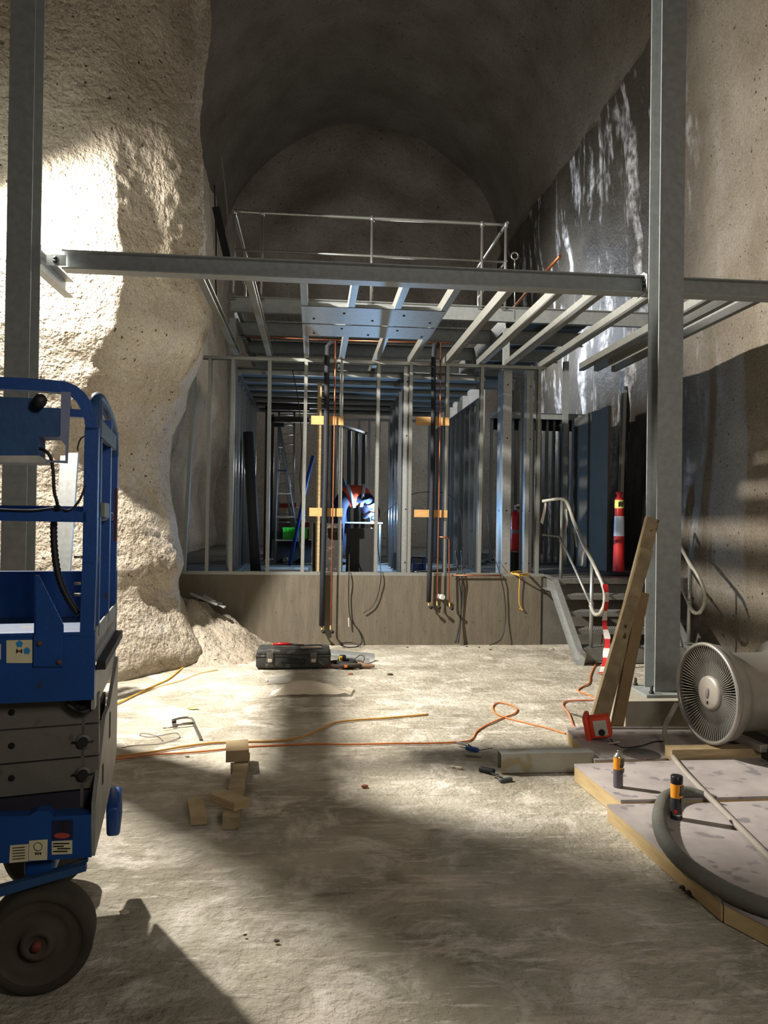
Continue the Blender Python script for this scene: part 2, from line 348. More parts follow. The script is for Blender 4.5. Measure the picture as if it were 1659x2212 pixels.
# ceiling joists (lipped channels)
jx = [P(px, py, z=3.6).x for px, py in [(425, 606), (530, 610), (648, 615), (760, 618), (870, 622), (980, 628), (1092, 634), (1200, 637), (1290, 640), (1400, 645), (1523, 652), (1573, 652), (1628, 654)]]
where = ['leftmost ceiling joist, nearest the bright bulging wall', 'ceiling joist second from the left wall', 'ceiling joist third from the left wall, nearly straight in view', 'ceiling joist crossing the left end of the bolted plates', 'ceiling joist through the middle of the bolted plates', 'ceiling joist at the right end of the bolted plates', 'ceiling joist lit pale along its lower flange right of the bolted plates', 'dull grey ceiling joist left of the stud wall corner', 'pale ceiling joist passing over the stud wall corner', 'ceiling joist just left of the right column', 'ceiling joist seen left part behind and right part beside the right column', 'ceiling joist second from the right wall', 'rightmost ceiling joist against the right wall']
jm = mat('joist_steel', (150, 150, 142), .45, .6, .1, 22)
for i, x in enumerate(jx):
    x = min(x, 4.7); y1 = [9.95, 9.95, 9.95, 11.2, 12.4, 9.95, 9.95, 9.95, 9.95, 9.95, 9.95, 9.95, 9.95][i]
    b = MB().ext(cprof(.062, .10, .0035, .016, 1), (x, 6.30, 3.654), (x, y1, 3.654))
    b.build('ceiling_joist', jm, None, label=where[i], cat='joist', group='lipped steel ceiling joists over the work bay')
# bolted tie plates across the joists
def tie(y0, y1, z, lab, bolts):
    x0, x1 = P(668, 690, z=z).x*1.0, jx[5]+.04
    x0 = jx[2]+.0; 
    t = empty('tie_plate', ((x0+x1)/2, (y0+y1)/2, z), lab, 'plate', 'galvanised tie plates bolted across the joists')
    MB().box(x0, x1, y0, y1, z, z+.004).box(x0, x1, y0, y0+.004, z, z+.035).build('plate', GALV, t)
    for k in range(bolts):
        x = x0+.12+(x1-x0-.2)*k/(bolts-1)
        MB().lathe([(0, 0), (.012, 0), (.012, .01), (0, .01)], (x, (y0+y1)/2+.12*(-1)**k, z), (0, 0, -1), 6).build('bolt', BOLT, t)
tie(P(670, 664, z=3.59).y, P(670, 700, z=3.59).y, 3.600, 'wider galvanised plate bolted under the joists, nearer the primary beam', 5)
tie(P(670, 702, z=3.59).y, P(670, 727, z=3.59).y, 3.600, 'narrower galvanised plate bolted under the joists, nearer the stud wall', 5)
# ================================================================== front stud wall
t = empty('stud_wall', (.7, SY+.05, SZ), 'open frame of light steel studs standing along the front edge of the raised slab', 'stud wall')
ZT = 3.60
x_l = P(402, 1241, Y=SY).x; x_r = P(1172, 1244, Y=SY).x
def track(x0, x1, z, s): return MB().ext([(-.046, 0), (.046, 0), (.046, .04*s), (.044, .04*s), (.044, .002*s), (-.044, .002*s), (-.044, .04*s), (-.046, .04*s)], (x0, SY+.048, z), (x1, SY+.048, z))
track(x_l-.03, x_r+.02, SZ+.001, 1).build('bottom_track', STUD, t)
track(P(425, 768, Y=SY).x, x_r+.02, ZT, -1).build('top_track', STUD, t)
def stud(px_b, px_t, w=.042):
    x0 = P(px_b, 1240, Y=SY).x; x1 = P(px_t, 780, Y=SY).x
    return MB().ext(cprof(w, .088, .002, .008, 1), (x0-w/2, SY+.048, SZ+.004), (x1-w/2, SY+.048, ZT-.004), up=(0, 1, 0))
for pb, pt in [(403, 428), (453, 461), (505, 511), (584, 590), (660, 669), (740, 746), (818, 826), (890, 896), (968, 975), (1042, 1050), (1167, 1174)]:
    stud(pb, pt).build('stud', STUD, t)
# heavier C posts inside the frame
HOLE = mat('dark_hole', (12, 12, 14), .9)
PG = 'wide galvanised C posts standing behind the front stud wall'
def cpost(px0, px1, Y, lab, flip=1, top=3.58):
    x0 = P(px0, 1100, Y=Y).x; x1 = P(px1, 1100, Y=Y).x; w = x1-x0
    t = empty('steel_post', (x0, Y, SZ), lab, 'post', PG)
    pr = [(-w/2, 0), (w/2, 0), (w/2, .05), (w/2-.003, .05), (w/2-.003, .003), (-w/2+.003, .003), (-w/2+.003, .05), (-w/2, .05)]
    MB().ext([(x, y) for x, y in pr], ((x0+x1)/2, Y, SZ), ((x0+x1)/2, Y, top), up=(0, 1, 0)).build('channel', GALVB, t)
    for z in (SZ+.16, SZ+.85, SZ+1.8, SZ+2.5): MB().lathe([(0, 0), (.010, 0), (.010, .002), (0, .002)], ((x0+x1)/2, Y-.0001, z), (0, -1, 0), 10).build('bolt_hole', HOLE, t)
cpost(493, 504, 9.86, 'wide steel post beside the third stud from the left')
cpost(869, 884, 9.86, 'wide steel post between the two pairs of timber noggings, right of the bent welder')
def blade(px, Y, lab):
    x = P(px, 1100, Y=Y).x; t = empty('steel_post', (x, Y, SZ), lab, 'post', PG)
    MB().box(x, x+.045, Y, Y+.30, SZ, 3.58).build('channel', GALVB, t)
    for z in (SZ+.16, SZ+.85, SZ+1.8, SZ+2.5): MB().lathe([(0, 0), (.012, 0), (.012, .002), (0, .002)], (x-.0001, Y+.15, z), (-1, 0, 0), 10).build('bolt_hole', HOLE, t)
blade(1084, 9.88, 'deep steel post lit blue on its side, left of the widest post')
cpost(1085, 1103, 9.86, 'widest steel post, directly left of the red extinguisher')
blade(1135, 9.88, 'deep steel post lit blue on its side, directly right of the red extinguisher')
cpost(1137, 1149, 9.94, 'steel post nearest the right corner stud of the frame')
# ------------------------------------------------------------------ inner partitions
STUDIN = mat('inner_stud_steel', (120, 126, 130), .34, .92, .1, 40)
def partition(p0, p1, n, zt, lab, gap=(), w=.04, m=STUDIN, d=.07, zb=SZ):
    p0, p1 = V(p0), V(p1); mid = (p0+p1)/2
    t = empty('stud_partition', (mid.x, mid.y, zb), lab, 'stud wall', 'inner partitions of bare steel studs')
    dv = (p1-p0).normalized(); 
    MB().ext([(-d/2, 0), (d/2, 0), (d/2, .03), (-d/2, .03)], (p0.x, p0.y, zb+.001), (p1.x, p1.y, zb+.001)).build('bottom_track', m, t)
    MB().ext([(-d/2, 0), (d/2, 0), (d/2, -.04), (-d/2, -.04)], (p0.x, p0.y, zt), (p1.x, p1.y, zt)).build('top_track', m, t)
    for i in range(n):
        if i in gap: continue
        p = p0+(p1-p0)*(i/(n-1))
        MB().ext(cprof(d, w, .002, .008, 1), (p.x, p.y, zb+.03), (p.x, p.y, zt-.04), up=(dv.x, dv.y, 0)).build('stud', m, t)
    return t
partition((-1.0, 10.0, 0), (-1.0, 13.4, 0), 9, 3.45, 'partition of studs receding behind the black insulation roll', d=.09)
partition((1.16, 10.0, 0), (1.16, 11.1, 0), 4, 3.3, 'short partition of studs receding just right of the welder')
partition((2.30, 10.55, 0), (2.30, 14.5, 0), 11, 3.3, 'long partition of studs receding beside the timber stud, left of the blue lit posts')
partition((2.95, 12.6, 0), (4.25, 12.6, 0), 12, 3.35, 'partition of close set studs behind the stair handrail')
partition((-.9, 14.6, 0), (2.2, 14.6, 0), 17, 3.5, 'rear partition of studs behind the ladders and the welder', gap=(0, 1, 2, 3, 4, 5, 13, 14, 15))
partition((.35, 12.9, 0), (.95, 14.3, 0), 5, 3.2, 'partition of thin studs behind the welder', w=.03)
b = MB().ext(cprof(.05, .1, .003), (2.9, 12.45, 3.33), (4.85, 12.45, 3.33)); b.build('lintel_channel', GALV, None, label='galvanised channel along the top of the partition behind the handrail', cat='channel')
DKP = mat('black_membrane', (14, 14, 16), .8)
b = MB().box(2.95, 4.6, 12.66, 12.69, 3.12, 3.31); b.build('membrane_strip', DKP, None, label='black strip across the tops of the studs behind the stair handrail', cat='strip')
GP = mat('grey_board', (96, 94, 88), .8, 0, .1, 3)
b = MB().box(4.28, 4.32, 10.9, 12.5, SZ, 3.3); b.build('grey_panel', GP, None, label='tall grey board standing between the red bollard and the handrail', cat='panel')
b = MB().ext(cprof(.05, .08, .003), (4.42, 10.75, SZ), (4.48, 10.75, 3.5), up=(0, 1, 0)); b.build('wall_stud', STUD, None, label='single steel stud standing behind the red bollard against the right wall', cat='stud')
b = MB().tube(spline([P(1352, 835, Y=10.85), P(1357, 900, Y=10.85), P(1347, 980, Y=10.85), P(1346, 1060, Y=10.85), (4.42, 10.85, 1.6), (4.45, 10.9, SZ+.03)]), .028, 8); b.build('black_hose', DARK, None, label='black hose hanging down the right wall above the red bollard', cat='hose')
CEIL = mat('ceiling_sheet', (92, 98, 102), .6, .3, .1, 4)
for k, (y0, y1, lab) in enumerate([(10.25, 11.5, 'inner ceiling sheet nearest the front stud wall'), (11.54, 12.8, 'middle inner ceiling sheet over the welder'), (12.84, 14.5, 'furthest inner ceiling sheet, towards the rear partition')]):
    MB().box(-1.03, 2.32, y0, y1, 3.56, 3.575).build('ceiling_sheet', CEIL, None, label=lab, cat='ceiling sheet', group='grey sheets closing the ceiling of the inner rooms')
for k in range(7):
    y = 10.35+k*.62
    MB().ext(cprof(.05, .06, .003), (-1.03, y, 3.525), (2.32, y, 3.525)).build('ceiling_batten', STUD, None, label=['ceiling batten nearest the front stud wall', 'second ceiling batten from the front stud wall', 'third ceiling batten from the front stud wall', 'fourth ceiling batten, about over the welder', 'third ceiling batten from the rear partition', 'second ceiling batten from the rear partition', 'ceiling batten nearest the rear partition'][k], cat='batten', group='steel battens under the inner ceiling sheets')
a, c = P(972, 905, Y=16.5), P(1048, 790, Y=16.5)
b = MB().rbox(((a.x+c.x)/2, 16.5, (SZ+c.z)/2), (c.x-a.x, .03, c.z-SZ)); b.build('white_sheet', mat('white_sheet_m', (236, 238, 240), .6), None, label='tall white sheet added beyond the receding partition in place of bright glare', cat='sheet')  # white sheet stands in for glare showing through the gaps
def strip(x0, x1, y0, y1, z, m, name, lab, cat, t=.004, grp=None):
    return MB().box(x0, x1, y0, y1, z, z+t).build(name, m, None, label=lab, cat=cat, group=grp)
# ================================================================== mezzanine
MZ = 4.42; MX0, MX1 = -1.12, 2.55
DECK = mat('deck_sheet', (84, 88, 88), .6, .4, .12, 5)
b = MB().ext(cprof(.07, .2, .008), (MX0, 10.22, MZ-.04), (MX1+2.2, 10.22, MZ-.04)); b.build('mezzanine_edge_beam', GALV, None, label='galvanised channel along the front edge of the mezzanine below the railing', cat='beam')
for k, (y, z, lab) in enumerate([(11.25, MZ, 'mezzanine cross beam nearest the railing'), (12.45, MZ, 'mezzanine cross beam in the middle of the deck'), (13.75, MZ, 'mezzanine cross beam over the far partitions'), (15.2, MZ, 'furthest mezzanine cross beam')]):
    b = MB().ext(cprof(.06, .2, .006), (MX0, y, z-.1), (MX1+1.45, y, z-.1)); b.build('mezzanine_cross_beam', GALV, None, label=lab, cat='beam', group='cross beams under the mezzanine deck')
for x, lab in ((MX0+.03, 'left side beam of the mezzanine'), (MX1+.03, 'side beam of the mezzanine under the right end of the railing')):
    b = MB().ext(cprof(.06, .2, .006), (x, 10.3, MZ-.1), (x, 15.3, MZ-.1)); b.build('mezzanine_side_beam', GALV, None, label=lab, cat='beam')
for x, y, lab in ((MX0+.02, 10.3, 'support post of the mezzanine at its left front corner'), (MX1+.04, 10.3, 'support post of the mezzanine at its right front corner'), (MX0+.02, 13.6, 'support post of the mezzanine at the left rear'), (MX1+.04, 13.6, 'support post of the mezzanine at the right rear'), (4.1, 12.3, 'support post below the mezzanine extension near the right wall')):
    b = MB().box(x-.04, x+.04, y-.04, y+.04, SZ, MZ-.2); b.build('mezzanine_post', GALV, None, label=lab, cat='post', group='square posts holding up the mezzanine')
def grating(y0, y1, x0, x1, lab, step=.04):
    b = MB(); x = x0
    while x < x1: b.box(x, x+.006, y0, y1, MZ, MZ+.03); x += step
    y = y0
    while y < y1: b.box(x0, x1, y, y+.006, MZ+.006, MZ+.024); y += .05
    b.build('floor_grating', GALV, None, label=lab, cat='grating', group='open gratings in the mezzanine deck')
def sheet(y0, y1, lab, x0=MX0+.05, x1=MX1):
    MB().box(x0, x1, y0, y1, MZ, MZ+.02).build('deck_panel', DECK, None, label=lab, cat='panel', group='solid panels of the mezzanine deck')
sheet(10.26, 10.62, 'solid mezzanine deck panel right behind the railing')
grating(10.64, 11.18, -.75, -.03, 'left piece of open grating behind the front edge of the mezzanine')
grating(10.64, 11.18, 1.6, 2.4, 'right piece of open grating behind the front edge of the mezzanine')
sheet(10.64, 11.26, 'solid mezzanine deck panel between the two front gratings', 0, 1.57)
sheet(11.3, 11.75, 'solid mezzanine deck panel behind the front gratings')
grating(11.78, 12.36, MX0+.1, MX1-.1, 'long open grating across the middle of the mezzanine')
sheet(12.5, 13.15, 'solid mezzanine deck panel behind the middle grating')
grating(13.18, 13.6, MX0+.1, MX1-.1, 'furthest long open grating of the mezzanine')
sheet(13.8, 15.2, 'rearmost solid mezzanine deck panel')
sheet(10.3, 15.2, 'solid panel added beyond the right end of the railing to block the far lamp', MX1+.07, 3.9)  # added to keep the far cool light off the wall below
# guard railing
PIPE = mat('galvanised_pipe', (168, 170, 166), .34, .75, .06, 20)
t = empty('guard_railing', (.7, 10.2, MZ+.06), 'galvanised pipe railing along the front of the mezzanine', 'railing')
zt_, zm_ = 5.605, 5.10; xa, xb = P(506, 475, Y=10.2).x, P(1093, 491, Y=10.2).x
MB().tube(spline([(xa, 12.0, zt_), (xa, 10.5, zt_), (xa, 10.28, zt_), (xa+.06, 10.2, zt_), (xa+.3, 10.2, zt_), ((xa+xb)/2, 10.2, zt_), (xb-.02, 10.2, zt_)], 6), .022, 10).build('top_rail', PIPE, t)
MB().tube([(xa, 10.2, zm_), (xb, 10.2, zm_)], .018, 10).tube([(xa, 10.2, zm_), (xa, 12, zm_)], .018, 10).build('mid_rail', PIPE, t)
MB().tube([(xb, 10.12, zt_), (xb, 11.9, zt_)], .022, 10).tube([(xb, 10.16, zm_), (xb, 11.9, zm_)], .018, 10).build('side_rail', PIPE, t)
for x, y in ((P(565, 560, Y=10.2).x, 10.2), (P(803, 560, Y=10.2).x, 10.2), (P(1041, 560, Y=10.2).x, 10.2), (xa, 10.2), (xb, 10.2), (xa, 11.9), (xb, 11.9)):
    p = MB().tube([(x, y, MZ+.02), (x, y, zt_)], .021, 10).build('post', PIPE, t)
    MB().lathe([(.021, -.04), (.031, -.04), (.031, .026), (0, .028)], (x, y, zt_), n=10).build('rail_fitting', PIPE, p)
    MB().box(x-.05, x+.05, y-.035, y+.04, MZ+.02, MZ+.032).build('foot', PIPE, p)
b = MB().tube([P(1210, 553, Y=9.25), P(1150, 618, Y=10.4), P(1096, 680, Y=12)], .022, 10); b.build('copper_pipe', COPPER, None, label='thick copper pipe rising above the primary beam in front of the streaked wall', cat='pipe')
b = MB().tube([P(1112, 578, Y=9.6), P(1112, 560, Y=9.6)], .008, 8); rr = [P(1112, 553, Y=9.6)+V((.045*math.cos(a), 0, .045*math.sin(a))) for a in [k*math.pi/6 for k in range(13)]]; b.tube(rr, .009, 6)
b.tube([P(1112, 578, Y=9.6), P(1112, 640, Y=9.6), P(1112, 690, Y=9.75)], .006, 6); b.build('eye_hanger', PIPE, None, label='small steel hanger rod with a ring at its top above the primary beam', cat='hanger')
b = MB().ext([(-.05, -.01), (.05, -.01), (.05, .01), (-.05, .01)], P(500, 600, Y=10.6), P(466, 447, Y=10.6), up=(0, 1, 0)); b.build('dark_plank', mat('dark_steel', (36, 36, 38), .6, .3), None, label='dark flat bar leaning upright at the left end of the mezzanine railing', cat='bar')
b = MB().tube(spline([P(478, 330, Y=11), P(488, 420, Y=11), P(500, 560, Y=11), P(508, 690, Y=11)]), .010, 6); b.build('hanging_cable', PIPE, None, label='pale cable hanging down past the left end of the railing', cat='cable')
b = MB().tube(spline([P(463, 400, Y=11.3), P(467, 520, Y=11.3), P(466, 600, Y=11.3), P(470, 690, Y=11.3)]), .012, 6); b.build('hanging_cable', DARK, None, label='dark cable hanging in the gap between the left wall and the leaning dark bar', cat='cable')
# service pipes in front of the stud wall
def pipe(pts, r, m, lab, name='copper_pipe', Y=9.62, fit=True, n=10):
    q = [P(x, y, Y=Y) if len(p) == 2 else P(x, y, Y=p[2]) for p in pts for x, y in [p[:2]]]
    t = empty(name, q[-1], lab, 'pipe'); MB().tube(q, r, n).build('pipe_run', m, t)
    if fit:
        e = q[-1]; MB().tube([e+V((0, 0, .01)), e+V((0, -.004, -.04)), e+V((.01, -.03, -.06))], .011, 8).build('elbow', BRASS, t)
        MB().cyl(e+V((.01, -.03, -.06)), e+V((.03, -.06, -.072)), .02, 10).build('end_cap', DARK, t)
    return t
LAG = mat('black_pipe_lagging', (24, 26, 32), .75, 0, .2, 30)
pipe([(728, 742, 9.66), (714, 741, 9.64), (708, 748), (706, 800), (704, 1000), (697, 1240), (695, 1352)], .034, LAG, 'black lagged pipe hanging over the slab edge right of the tool case', 'lagged_pipe')
pipe([(725, 736), (724, 800), (721, 1000), (716, 1240), (714, 1352)], .0095, COPPER, 'thin copper pipe beside the left black lagged pipe')
pipe([(948, 744, 9.66), (938, 745, 9.64), (937, 760), (935, 1000), (928, 1240), (926, 1300)], .030, LAG, 'black lagged pipe hanging over the slab edge left of the white pipe end', 'lagged_pipe')
pipe([(952, 742), (951, 900), (948, 1100), (945, 1240), (944, 1300)], .0095, COPPER, 'thin copper pipe beside the right black lagged pipe')
pipe([(949, 1160), (966, 1161), (970, 1166), (970, 1240), (971, 1302)], .0095, COPPER, 'short copper branch pipe hanging just right of the white pipe end')
b = MB().tube([P(533, 727, Y=9.70), P(735, 735, Y=9.66)], .010, 8); b.build('copper_header', COPPER, None, label='horizontal copper pipe under the grating leading to the left lagged pipe', cat='pipe')
b = MB().tube([P(730, 735, Y=9.75), P(974, 741, Y=9.66)], .010, 8); b.build('copper_header', COPPER, None, label='horizontal copper pipe leading to the right lagged pipe', cat='pipe')
b = MB().tube([P(976, 1243, Y=9.66), P(1083, 1243, Y=9.66)], .010, 8); b.build('loose_copper_pipe', COPPER, None, label='loose copper pipe lying along the slab edge under the front studs', cat='pipe')
wt = mat('white_plastic', (225, 225, 220), .4)
q = P(957, 1290, Y=9.60)
b = MB().tube([(q.x-.05, SY+.01, q.z), (q.x, 9.60, q.z)], .032, 18); b.build('white_pipe_end', wt, None, label='white capped pipe end sticking out of the slab face', cat='pipe')
# timber noggings that carry the pipes
NOG = mat('nogging_pine', (190, 148, 92), .65, 0, .12, 6, .001, 30, stretch=(1, 1, 6))
for (x0, x1, y0, y1), lab in [((672, 742, 900, 917), 'upper left timber nogging behind the left lagged pipe'), ((668, 740, 1098, 1115), 'lower left timber nogging level with the welder'), ((898, 970, 902, 918), 'upper right timber nogging behind the right lagged pipe'), ((895, 966, 1102, 1117), 'lower right timber nogging behind the right lagged pipe')]:
    a, c = P(x0, y1, Y=9.68), P(x1, y0, Y=9.68)
    b = MB().box(a.x, c.x, 9.66, 9.70, a.z, c.z); b.build('timber_nogging', NOG, None, label=lab, cat='nogging', group='timber noggings across the front studs')
b = MB().box(P(684, 1000, Y=9.92).x, P(693, 1000, Y=9.92).x, 9.90, 9.99, SZ, P(688, 828, Y=9.92).z); b.build('timber_prop', WOOD, None, label='upright timber prop standing left of the welder', cat='prop')
b = MB().box(P(1024, 1000, Y=12).x, P(1034, 1000, Y=12).x, 11.98, 12.06, SZ, 3.3); b.build('timber_stud', WOODG, None, label='single brown timber stud with a loose wire in the long receding partition', cat='stud')
PNL = mat('charcoal_board', (44, 42, 40), .8, 0, .25, 14, spots=(84, 78, 68), spot_scale=22, spot_th=.42)
PNB = mat('black_board', (26, 26, 28), .75, 0, .2, 10)
a, c = P(672, 1240, Y=9.98), P(741, 1131, Y=9.98); b = MB().box(a.x, c.x, 9.98, 10.01, SZ+.002, c.z); b.build('charcoal_board', PNL, None, label='mottled charcoal board standing in front of the timber prop', cat='board')
a, c = P(747, 1240, Y=9.96), P(816, 1142, Y=9.96); b = MB().box(a.x, c.x, 9.96, 9.99, SZ+.002, c.z); b.build('black_board', PNB, None, label='plain black board standing in front of the welder', cat='board')
a = P(536, 934, Y=10.15); c = P(553, 1228, Y=10.0)
b = MB().tube([V((c.x, 10.0, SZ+.005)), a], .068, 16); b.build('insulation_roll', LAG, None, label='tall black insulation roll leaning on the left partition', cat='roll')
# door frame, ladders, clutter inside
DF = mat('dark_door_frame', (58, 50, 44), .6, 0, .1, 5)
t = empty('door_frame', (-.6, 13.2, SZ), 'dark brown door frame with two head rails in front of the ladders', 'door frame')
f = lambda px, py: P(px, py, Y=13.2)
a = f(573, 905); c = f(586, 905); e = f(668, 905)
MB().box(a.x, a.x+.06, 13.2, 13.3, SZ, f(573, 878).z).build('outer_jamb', DF, t); MB().box(c.x-.03, c.x+.05, 13.2, 13.3, SZ, f(580, 895).z).build('inner_jamb', DF, t)
MB().box(a.x, e.x, 13.2, 13.3, f(600, 885).z, f(600, 876).z).build('head_rail', DF, t); MB().box(c.x, e.x, 13.2, 13.3, f(600, 911).z, f(600, 901).z).build('head_rail', DF, t)
ALU = mat('aluminium', (196, 200, 204), .35, .7)
t = empty('straight_ladder', P(618, 1190, Y=14.0), 'tall aluminium ladder leaning upright behind the step ladder', 'ladder')
g = lambda px, py, Y=14.0: P(px, py, Y=Y)
a0, a1 = g(601, 1150), g(603, 875); b0, b1 = g(633, 1150), g(636, 875)
for p_, q_ in ((a0, a1), (b0, b1)): MB().tube([V((p_.x, 13.95, SZ)), q_], .018, 6).build('ladder_rail', ALU, t)
for k in range(14):
    u = k/13; MB().tube([a0.lerp(a1, u), b0.lerp(b1, u)], .012, 6).build('rung', ALU, t)
BL = mat('blue_paint', (28, 62, 130), .5)
t = empty('step_ladder', P(620, 1180, Y=12.3), 'white and blue folding step ladder standing left of the green crate', 'ladder')
h = lambda px, py, Y=12.3: P(px, py, Y=Y)
top = h(603, 918)
for px, dy in ((596, -.25), (655, -.25)):
    e = P(px, 1175, Y=12.3); MB().tube([V((e.x, 12.3+dy, SZ)), top], .024, 6).build('front_rail', ALU, t)
for px in (588, 640):
    e = P(px, 1150, Y=12.9); MB().tube([V((e.x, 12.9, SZ)), top], .018, 6).build('rear_rail', ALU, t)
MB().rbox(top, (.16, .12, .06), bev=.01).build('top_cap', DARK, t)
for k in range(1, 6):
    u = k/6; a = V((P(596, 1175, Y=12.3).x, 12.05, SZ)).lerp(top, u); c = V((P(655, 1175, Y=12.3).x, 12.05, SZ)).lerp(top, u)
    MB().rbox((a+c)/2, ((c-a).length, .07, .02)).build('step', BL if k == 4 else ALU, t)
a, c = h(665, 1030, 11.6), h(626, 1182, 11.6)
b = MB().tube([V((c.x, 11.6, SZ)), a, a+(a-c)*.3], .026, 8); b.build('blue_pole', BL, None, label='thick blue pole leaning diagonally in front of the green crate', cat='pole')
a, c = h(733, 1018, 12.6), h(747, 1056, 12.6)
b = MB().tube([a, c, V((c.x+.1, 12.6, SZ))], .03, 8); b.build('blue_prop', BL, None, label='short length of blue prop seen just above the back of the welder', cat='prop')
def crate(px, py0, w, hgt, Y, m, lab, name='crate', open_=True):
    a = P(px, py0, Y=Y); b = MB(); d = .3; x0 = a.x; z0 = SZ if hgt < 0 else a.z
    hgt = abs(hgt)
    b.box(x0, x0+w, Y, Y+d, z0, z0+.01)
    for (p, q, r, s) in ((x0, x0+w, Y, Y+.01), (x0, x0+w, Y+d-.01, Y+d), (x0, x0+.01, Y, Y+d), (x0+w-.01, x0+w, Y, Y+d)): b.box(p, q, r, s, z0, z0+hgt)
    k = 7
    for i in range(k): b.box(x0+w*i/k, x0+w*i/k+.012, Y-.008, Y, z0, z0+hgt)
    b.box(x0-.01, x0+w+.01, Y-.012, Y, z0+hgt-.02, z0+hgt)
    return b.build(name, m, None, label=lab, cat='crate')
GRN = mat('bright_green_plastic', (70, 225, 60), .45)
crate(611, 1165, .4, .19, 12.4, GRN, 'bright green plastic crate in the doorway behind the blue pole')
b = MB().rbox((P(635, 1175, Y=12.5).x, 12.55, (SZ+P(630, 1166, Y=12.5).z)/2), (.62, .4, P(630, 1166, Y=12.5).z-SZ), bev=.01); b.build('dark_case', DARK, None, label='low dark case under the green crate', cat='case')
crate(586, 1164, .17, .13, 12.6, mat('dark_green_plastic', (26, 62, 44), .5), 'small dark green crate directly left of the bright green one')
for (x0, x1, y0, y1, Y, col, nm, lab, cat) in [(592, 640, 1085, 1096, 14.9, (168, 60, 60), 'red_box', 'flat red carton high on the stack behind the ladders', 'box'), (594, 618, 1097, 1118, 14.9, (190, 176, 156), 'carton', 'beige carton under the red one behind the ladders', 'box'), (622, 650, 1096, 1120, 14.9, (214, 210, 204), 'wrapped_bundle', 'white wrapped bundle behind the ladders', 'bundle'), (585, 658, 1121, 1193, 15.0, (110, 100, 90), 'crate_stack_base', 'brown crate that holds the red and white cartons behind the ladders', 'crate'), (655, 668, 1128, 1170, 13.9, (140, 30, 34), 'red_case', 'dark red case at the right edge of the doorway', 'case')]:
    a, c = P(x0, y1, Y=Y), P(x1, y0, Y=Y); z0 = max(a.z, SZ)
    if nm in ('crate_stack_base', 'red_case'): z0 = SZ
    b = MB().rbox(((a.x+c.x)/2, Y+.12, (z0+c.z)/2), (c.x-a.x, .24, c.z-z0), bev=.012); b.build(nm, mat(nm+'_m', col, .7), None, label=lab, cat=cat)
SHT = mat('pale_sheet', (178, 178, 172), .55, 0, .08, 4)
for i, (x0, x1, y0, d, lab) in enumerate([(570, 664, 1236, .5, 'pale board lying on the slab nearest the front studs in the doorway'), (572, 662, 1214, .5, 'second pale board lying on the slab beyond a dark gap'), (574, 660, 1200, .55, 'third pale board lying on the slab before the blue pole')]):
    a, c = P(x0, y0, z=SZ), P(x1, y0, z=SZ)
    b = MB().rbox(((a.x+c.x)/2, a.y+d/2, SZ+.02+.0), (c.x-a.x, d, .03), Matrix.Rotation(.04*(i-1), 3, 'Z')); b.build('pale_board', SHT, None, label=lab, cat='board', group='pale boards lying in the doorway')
for i, (p0, p1, lab) in enumerate([((640, 1175), (655, 1212), 'short timber offcut lying across the pale boards'), ((615, 1210), (650, 1180), 'second timber offcut crossing the pale boards')]):
    a, c = P(*p0, z=SZ+.06), P(*p1, z=SZ+.06); b = MB().ext([(-.03, -.02), (.03, -.02), (.03, .02), (-.03, .02)], a, c); b.build('timber_offcut', WOODG, None, label=lab, cat='offcut')
for i in range(5):
    a = P(900+i*26, 1236-i*4, z=SZ+.02); c = P(1000+i*14, 1222-i*5, z=SZ+.02)
    b = MB().ext([(-.025, -.012), (.025, -.012), (.025, .012), (-.025, .012)], a, c+V((.3, .2, 0))); b.build('loose_stud', STUD, None, label=['loose steel stud on the slab nearest the front frame, right of the lagged pipe', 'second loose steel stud on the slab from the front frame', 'middle one of the loose steel studs on the slab', 'fourth loose steel stud on the slab from the front frame', 'furthest loose steel stud on the slab, towards the timber stud'][i], cat='stud', group='loose steel studs lying on the slab')
t = empty('blue_trestle', P(905, 1225, Y=10.3), 'low blue trestle with a dark top behind the right lagged pipe', 'trestle')
a, c = P(890, 1203, Y=10.3), P(922, 1198, Y=10.3)
MB().box(a.x, c.x, 10.3, 10.6, a.z-.02, a.z).build('trestle_top', DARK, t)
for x in (a.x+.02, c.x-.02):
    for y in (10.32, 10.58): MB().box(x-.012, x+.012, y-.012, y+.012, SZ, a.z-.02).build('leg', BL, t)
MB().box(a.x+.01, c.x-.01, 10.33, 10.36, SZ+.02, SZ+.12).build('cross_panel', BL, t)
# fire extinguisher
RED = mat('red_paint', (178, 24, 28), .35)
q = P(1112, 1190, Y=10.6); t = empty('fire_extinguisher', (q.x, 10.6, SZ), 'red fire extinguisher on a black stand between two blue lit posts', 'fire extinguisher')
z0 = P(1112, 1190, Y=10.6).z; z1 = P(1112, 1108, Y=10.6).z
MB().lathe([(0, z0), (.062, z0), (.066, z0+.02), (.066, z1-.05), (.05, z1), (.02, z1+.03), (0, z1+.03)], (q.x, 10.6, 0), n=20).build('cylinder_body', RED, t)
MB().lathe([(.067, z0+.25), (.067, z0+.30)], (q.x, 10.6, 0), n=20).build('label_band', mat('grey_label', (120, 110, 120), .5), t)
MB().lathe([(0, 0), (.02, 0), (.02, .07), (0, .07)], (q.x, 10.6, z1+.03), n=12).rbox((q.x+.03, 10.6, z1+.11), (.11, .02, .018), Matrix.Rotation(-.3, 3, 'Y')).build('valve_handle', mat('chrome', (210, 210, 214), .2, .9), t)
MB().tube(spline([(q.x+.02, 10.57, z1+.08), (q.x+.075, 10.52, z1+.03), (q.x+.08, 10.52, z1-.1), (q.x+.04, 10.53, z1-.16)]), .010, 8).build('discharge_hose', DARK, t)
